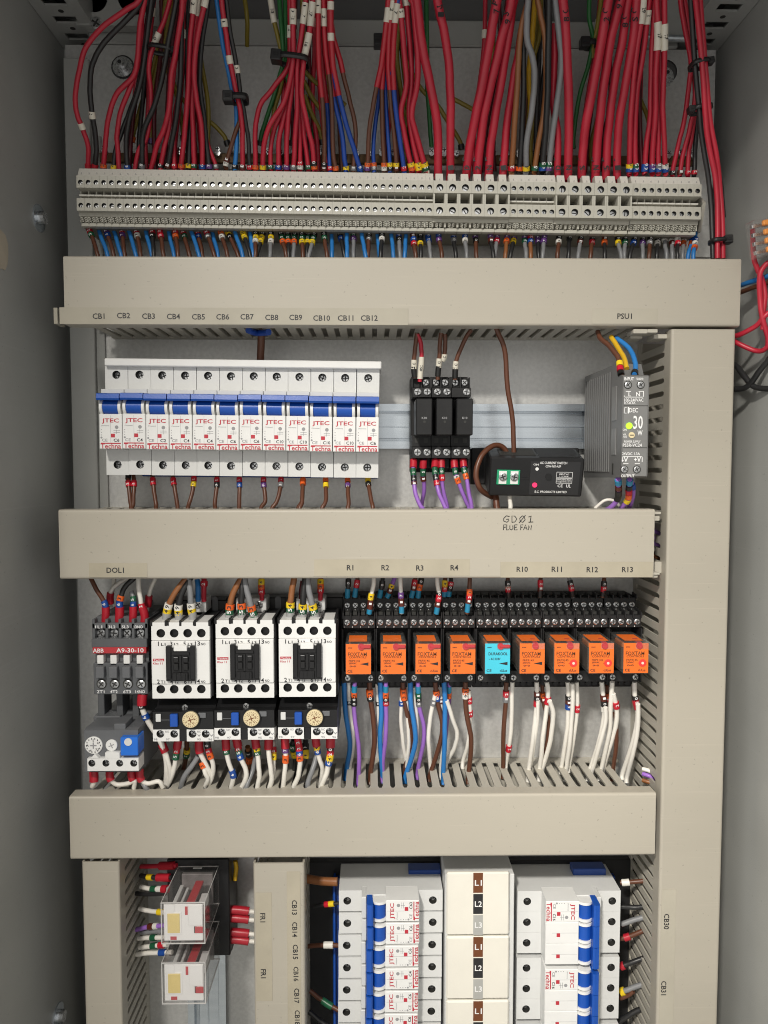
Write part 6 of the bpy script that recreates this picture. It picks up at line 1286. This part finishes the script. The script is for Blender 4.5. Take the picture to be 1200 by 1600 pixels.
# --- below the relays
GRB = 'wires hanging below the relay row'
W_ = 'wwhite'
row([('blue', k5([(66, 770), (72, 930), (95, 1080), (98, 1180), (78, 1295)]), [], 1.9), (W_, k5([(92, 770), (98, 900), (118, 1050), (118, 1160), (100, 1260)]), m5([(890, '0', 3)]), 1.6, 44), ('violet', k5([(130, 770), (124, 930), (140, 1060), (155, 1200), (150, 1330)]), m5([(815, 'b', 6), (846, '3', 4), (870, '0', 5), (895, '0', 4)]), 1.7), ('brown', k5([(214, 770), (222, 880), (242, 1020), (242, 1150), (220, 1320)]), m5([(835, '3', 6), (862, '0', 5)]), 2.0),
     (W_, k5([(258, 780), (268, 950), (245, 1120), (222, 1300)]), m5([(895, '0', 3)]), 1.5, 42), ('blue', k5([(278, 770), (284, 950), (278, 1100), (290, 1310)]), [], 1.9), ('violet', k5([(310, 770), (312, 930), (312, 1060), (298, 1200), (290, 1310)]), m5([(815, 'b', 6), (848, '3', 5), (872, '0', 4), (893, '2', 4)]), 1.7), ('brown', k5([(410, 770), (420, 880), (445, 1000), (460, 1110), (425, 1275)]), m5([(830, '3', 6), (856, '3', 5)]), 1.9),
     (W_, k5([(402, 860), (400, 1000), (412, 1130), (435, 1270)]), m5([(895, '6', 4)]), 1.5, 42), (W_, k5([(432, 880), (440, 1020), (446, 1150), (425, 1290)]), [], 1.5, 42), ('blue', k5([(453, 770), (460, 920), (482, 1050), (478, 1160), (428, 1315)]), [], 1.9), (W_, k5([(475, 800), (492, 980), (488, 1130), (455, 1280)]), [], 1.5, 42), ('violet', k5([(497, 770), (508, 920), (535, 1040), (528, 1140), (498, 1290)]), m5([(815, 'b', 6), (848, '5', 5), (872, '0', 4), (895, '8', 5)]), 1.7),
     ('brown', k5([(600, 770), (612, 880), (640, 1000), (632, 1120), (572, 1305)]), m5([(838, '3', 5), (862, '6', 5)]), 1.9), (W_, k5([(598, 850), (570, 990), (562, 1120), (576, 1300)]), m5([(890, '8', 5)]), 1.7), ('blue', k5([(652, 770), (658, 930), (655, 1120), (648, 1320)]), [], 1.9), (W_, k5([(632, 860), (640, 1020), (638, 1160), (632, 1290)]), m5([(880, '1', 4)]), 1.5, 42), ('violet', k5([(682, 770), (678, 900), (664, 1050)]), m5([(815, 'b', 6), (848, '3', 5), (885, '7', 8)]), 1.6, 42),
     (W_, k5([(668, 880), (700, 980), (728, 1070), (715, 1150), (668, 1240)]), [], 1.7), ('brown', k5([(778, 770), (778, 900), (795, 1020), (812, 1120), (795, 1315)]), m5([(825, '3', 5), (848, '9', 5)]), 1.9), (W_, k5([(798, 820), (804, 960), (795, 1120), (765, 1225)]), m5([(878, '2', 5), (955, '2', 5)]), 1.6, 44), ('brown', k5([(1018, 770), (1012, 900), (1002, 1050), (998, 1290)]), m5([(838, '2', 5), (866, '8', 6)]), 1.8), (W_, k5([(1052, 770), (1048, 930), (1040, 1100), (1015, 1245)]), m5([(1158, '2', 6)]), 1.7),
     (W_, k6([(370, 770), (368, 930), (345, 1120), (322, 1305)]), m5([(840, '1', 4), (865, '0', 5), (892, '2', 6)]), 1.8), (W_, k6([(378, 880), (372, 1000), (352, 1150), (330, 1290)]), [], 1.5, 46), ('brown', k6([(400, 780), (412, 900), (440, 1000), (430, 1120), (390, 1270)]), m5([(850, '3', 5), (872, '1', 4)]), 1.6, 40), (W_, k6([(430, 770), (436, 870), (412, 1040), (400, 1160), (386, 1300)]), m5([(880, '2', 6)]), 1.8), (W_, k6([(446, 880), (466, 960), (450, 1110), (400, 1295)]), [], 1.8, 52),
     (W_, k6([(553, 770), (555, 930), (545, 1080), (516, 1260)]), m5([(862, '0', 4), (886, '1', 5), (912, '6', 5)]), 1.8), (W_, k6([(580, 780), (578, 950), (562, 1130), (542, 1300)]), [], 1.7, 50), (W_, k6([(605, 770), (606, 920), (590, 1080), (560, 1250)]), m5([(925, '2', 6)]), 1.7), ('brown', k6([(576, 780), (578, 840), (574, 900)]), m5([(838, '1', 5)]), 1.5, 40), (W_, k6([(750, 770), (765, 930), (745, 1080), (678, 1300)]), m5([(862, '1', 5), (895, '0', 5), (926, '9', 5)]), 1.8), (W_, k6([(772, 920), (772, 1010), (735, 1150), (690, 1305)]), [], 1.7, 52),
     ('brown', k6([(782, 790), (785, 870), (790, 930)]), m5([(845, '3', 5), (866, '2', 5)]), 1.5, 42), (W_, k6([(812, 770), (802, 930), (795, 1060), (745, 1300)]), [], 1.8, 52), (W_, k6([(820, 840), (840, 950), (825, 1060), (758, 1280)]), m5([(905, '2', 6)]), 1.8, 50), ('brown', k6([(828, 950), (838, 1060), (832, 1180), (815, 1300)]), [], 1.7, 42), (W_, k6([(942, 770), (948, 880), (962, 950), (940, 1100), (878, 1290)]), m5([(862, '0', 4), (885, '2', 5), (912, '2', 5)]), 1.9), (W_, k6([(962, 900), (965, 980), (948, 1130), (902, 1310)]), [], 1.8, 52)],
    'below the relay row', GRB, 46, ZT3)
# --- clear relays at lower left
k7 = lambda p: Z(80, 1200, .35, p)
GF = 'wires at the sides of the clear relays'
for i, (pts, col, mk, w_) in enumerate(((((400, 440), (460, 438), (560, 434)), 'red', ((.75, 'R', 14),), 'topmost on the left'), (((400, 480), (440, 487), (540, 490)), 'wblack', ((.35, '4', 5), (.75, 'R', 12)), 'second on the left'), (((400, 530), (450, 540), (520, 540)), W_, ((.5, '5', 5), (.72, '9', 5), (.92, 'R', 6)), 'third on the left'), (((380, 560), (430, 563), (510, 560)), 'wblack', (), 'fourth on the left'),
                                        (((395, 628), (450, 640), (520, 645)), W_, ((.75, '4', 5),), 'fifth on the left'), (((380, 722), (430, 710), (510, 702)), 'violet', ((.55, '1', 5), (.7, '9', 4)), 'sixth on the left'), (((400, 735), (450, 730), (510, 728)), 'grey', (), 'seventh on the left'), (((390, 760), (440, 758), (520, 755)), W_, ((.55, '5', 5),), 'eighth on the left'), (((395, 802), (440, 796), (520, 788)), W_, ((.55, '5', 5), (.8, '2', 5)), 'ninth on the left'), (((380, 832), (440, 826), (540, 822)), W_, ((.75, '6', 6),), 'tenth on the left'))):
    q = k7(pts); L = [(x, y, 34+i*.3+6*j) for j, (x, y) in enumerate(q)]
    wire(L, 1.9, col, '%s wire %s of the clear cased relays' % (WNAME[col], w_), GF, [(m[0], m[2], 'cr' if m[1] == 'R' else m[1], '', 1.7 if m[1] == 'R' else 1.35) for m in mk], sub=8)
for i, (y, lab) in enumerate(((635, 'topmost'), (672, 'second'), (735, 'third'), (768, 'lowest'))):
    q = k7([(800, y-3), (850, y), (895, y+6), (940, y+10)]); wire([(x, yy, 36) for x, yy in q], 1.9, W_, 'white wire with red boot right of the clear relays, %s of four' % lab, GF, [(.30, 15, 'cr', '', 1.8)], sub=8)
q = k7([(822, 415), (826, 450), (820, 500)]); wire([(x, y, 30) for x, y in q], 1.9, 'yellow', 'short orange yellow wire end above right of the clear relays', GF)
# --- breakers at the bottom
k8 = lambda p: Z(460, 1320, .3, p); GBB = 'wires reaching the sideways breakers'
for pts, col, r_, lab, mk in ((((60, 175), (140, 188), (225, 192)), 'tan', 3.6, 'thick tan brown feed wire behind the topmost sideways breaker', ()), (((100, 320), (150, 312), (230, 304)), 'wblack', 1.6, 'black wire with yellow and red collars left of the topmost sideways breaker', ((.55, '2', 4), (.72, '4', 5))), (((60, 530), (140, 522), (235, 524)), 'brown', 1.9, 'brown wire with white collar left of the sideways breakers', ((.68, '9', 8),)),
                              (((80, 760), (130, 800), (175, 830), (230, 862)), 'brown', 1.9, 'brown wire with green collar left of the sideways breakers', ((.62, '5', 10),)), (((75, 870), (150, 930), (230, 980)), 'wblack', 2.0, 'black wire slanting down left of the sideways breakers', ())):
    q = k8(pts); wire([(x, y, 30+3*j) for j, (x, y) in enumerate(q)], r_, col, lab, GBB, [(m[0], m[2], m[1], '', 1.5) for m in mk], sub=8)
k9 = lambda p: Z(780, 1220, .35, p)
for pts, col, r_, lab, mk in ((((540, 455), (590, 452), (660, 445)), 'brown', 1.9, 'brown wire with grey collar, topmost right of the three pole breakers', ((.2, '9', 6),)), (((540, 560), (600, 565), (670, 560)), 'wblack', 2.0, 'black wire just above a grey one right of the three pole breakers', ()), (((545, 640), (600, 622), (655, 606)), 'grey', 2.2, 'grey wire near the CB30 label right of the three pole breakers', ()),
                              (((540, 705), (580, 695), (640, 670)), 'brown', 2.0, 'brown wire with red collar right of the three pole breakers', ((.3, 'r', 5),)), (((540, 830), (580, 815), (650, 790)), 'wblack', 2.2, 'black wire with red end right of the three pole breakers', ((.1, 'r', 3),)), (((540, 945), (580, 930), (640, 908)), 'grey', 2.2, 'grey wire with yellow end right of the three pole breakers', ((.1, '4', 4),)), (((540, 970), (570, 960), (600, 940)), 'brown', 1.9, 'brown wire under a grey one right of the three pole breakers', ()), (((535, 1075), (580, 1045), (630, 1020)), 'wblack', 2.2, 'black wire lowest right of the three pole breakers', ())):
    q = k9(pts); wire([(x, y, 34+2*j) for j, (x, y) in enumerate(q)], r_, col, lab, GBB, [(m[0], m[2], m[1], '', 1.5) for m in mk], sub=8)
# --- wires lying inside the trunkings (seen through the slots)
INNER = Mass('trunking_wires', 'packed dark wires glimpsed inside the slotted trunkings', 'wire mass')
for i, (x0, x1, y, d, col) in enumerate(((520, 1000, 1254, 26, 'blue'), (150, 1000, 1264, 20, 'wblack'), (530, 990, 1256, 36, 'wblack'), (150, 980, 1275, 30, 'wwhite'), (560, 1000, 1258, 46, 'dblue'), (150, 700, 1258, 40, 'wblack'), (150, 720, 1260, 54, 'brown'), (150, 990, 1266, 62, 'wblack'), (200, 990, 1262, 56, 'dblue'), (150, 990, 1268, 46, 'wblack'), (150, 990, 1272, 12, 'wblack'), (400, 990, 1266, 68, 'brown'))):
    INNER.add([(x0+(x1-x0)*j/6, y+2*math.sin(j*1.7+i), d+2.5*math.sin(j*1.3+i*2)) for j in range(7)], 3.0, col)
for i, (x0, x1, y, d, col) in enumerate(((330, 640, 500, 50, 'dblue'), (140, 1000, 494, 34, 'wblack'), (600, 1000, 496, 60, 'brown'), (140, 1000, 492, 22, 'grey'), (140, 1000, 495, 66, 'maroon'))):
    INNER.add([(x0+(x1-x0)*j/6, y+3*math.sin(j*1.7+i), d+4*math.sin(j*1.3+i*2)) for j in range(7)], 2.4, col)
# ================================================================== right hand wall
GW = 'loose wires at the right wall'
def wc(x, y, d, ang): return P(x, y, d)
t = thing('wire_connector', 'clear lever wire connector with orange levers hanging at the right edge', 'wire connector', P(1196, 372, 100))
b = MB(); q0 = P(1196, 372, 100); w_, h_ = 10.5, 13.0
def rbox(x0, x1, d0, d1, z0, z1, m_, bb=.3):
    k = len(b.v); b.box(q0[0]+x0, q0[0]+x1, q0[1]+d0, q0[1]+d1, q0[2]+z0, q0[2]+z1, m_, bb)
rbox(-w_, w_, -6, 4, -h_, h_, 'clear2', .8); b.build('body', t)
for k in range(4):
    b = MB(); rbox(-4, w_+1, 3.2, 6.2, -h_+2.2+k*6.2, -h_+6.0+k*6.2, 'orangel', .7); b.build('lever', t)
b = MB()
for k in range(4): rbox(-w_+1.5, w_-2, -3, 0, -h_+2.6+k*6.2, -h_+5.4+k*6.2, 'screw', .3)
b.build('busbar', t)
t.rotation_euler = (0, math.radians(-11), math.radians(8))
wire([(1176, 352, 95), (1177, 395, 92), (1183, 420, 90), (1192, 440, 88), (1195, 465, 88), (1193, 490, 88), (1192, 515, 88)], 1.9, 'red', 'red wire hanging from the clear connector down to the loops', GW)
wire([(1215, 405, 96), (1198, 412, 94), (1188, 428, 92), (1187, 460, 90), (1191, 495, 90), (1200, 530, 88), (1196, 545, 84), (1180, 548, 78), (1150, 535, 70), (1138, 528, 60)], 1.9, 'red', 'red wire looping low beside the upper right trunking corner', GW)
wire([(1212, 470, 94), (1204, 485, 92), (1192, 497, 90), (1180, 510, 84), (1155, 523, 74), (1135, 526, 60)], 1.9, 'red', 'red wire curving up from behind the trunking to the right edge', GW)
wire([(1135, 454, 40), (1157, 446, 60), (1180, 438, 76), (1215, 427, 96)], 1.9, 'blue', 'blue wire leaving the right end of the top trunking', GW)
wire([(1135, 466, 40), (1157, 457, 58), (1180, 448, 74), (1215, 437, 94)], 1.9, 'brown', 'brown wire just below the blue one leaving the top trunking end', GW)
wire([(1130, 560, 40), (1150, 572, 56), (1165, 590, 66), (1180, 605, 74), (1215, 608, 90)], 2.2, 'wblack', 'black wire running right along the wall below the red loops', GW)
wire([(1130, 606, 50), (1155, 608, 62), (1170, 602, 70), (1185, 582, 80), (1215, 545, 96)], 2.2, 'wblack', 'black wire bending upwards to the right edge below the red loops', GW)

for i, (x0, x1, y, d, col) in enumerate(((110, 1000, 812, 26, 'wblack'), (110, 1000, 810, 42, 'brown'), (110, 1000, 812, 58, 'wblack'))):
    INNER.add([(x0+(x1-x0)*j/6, y+2*math.sin(j*1.7+i), d+2.5*math.sin(j*1.3+i*2)) for j in range(7)], 3.0, col)
INNER.done()
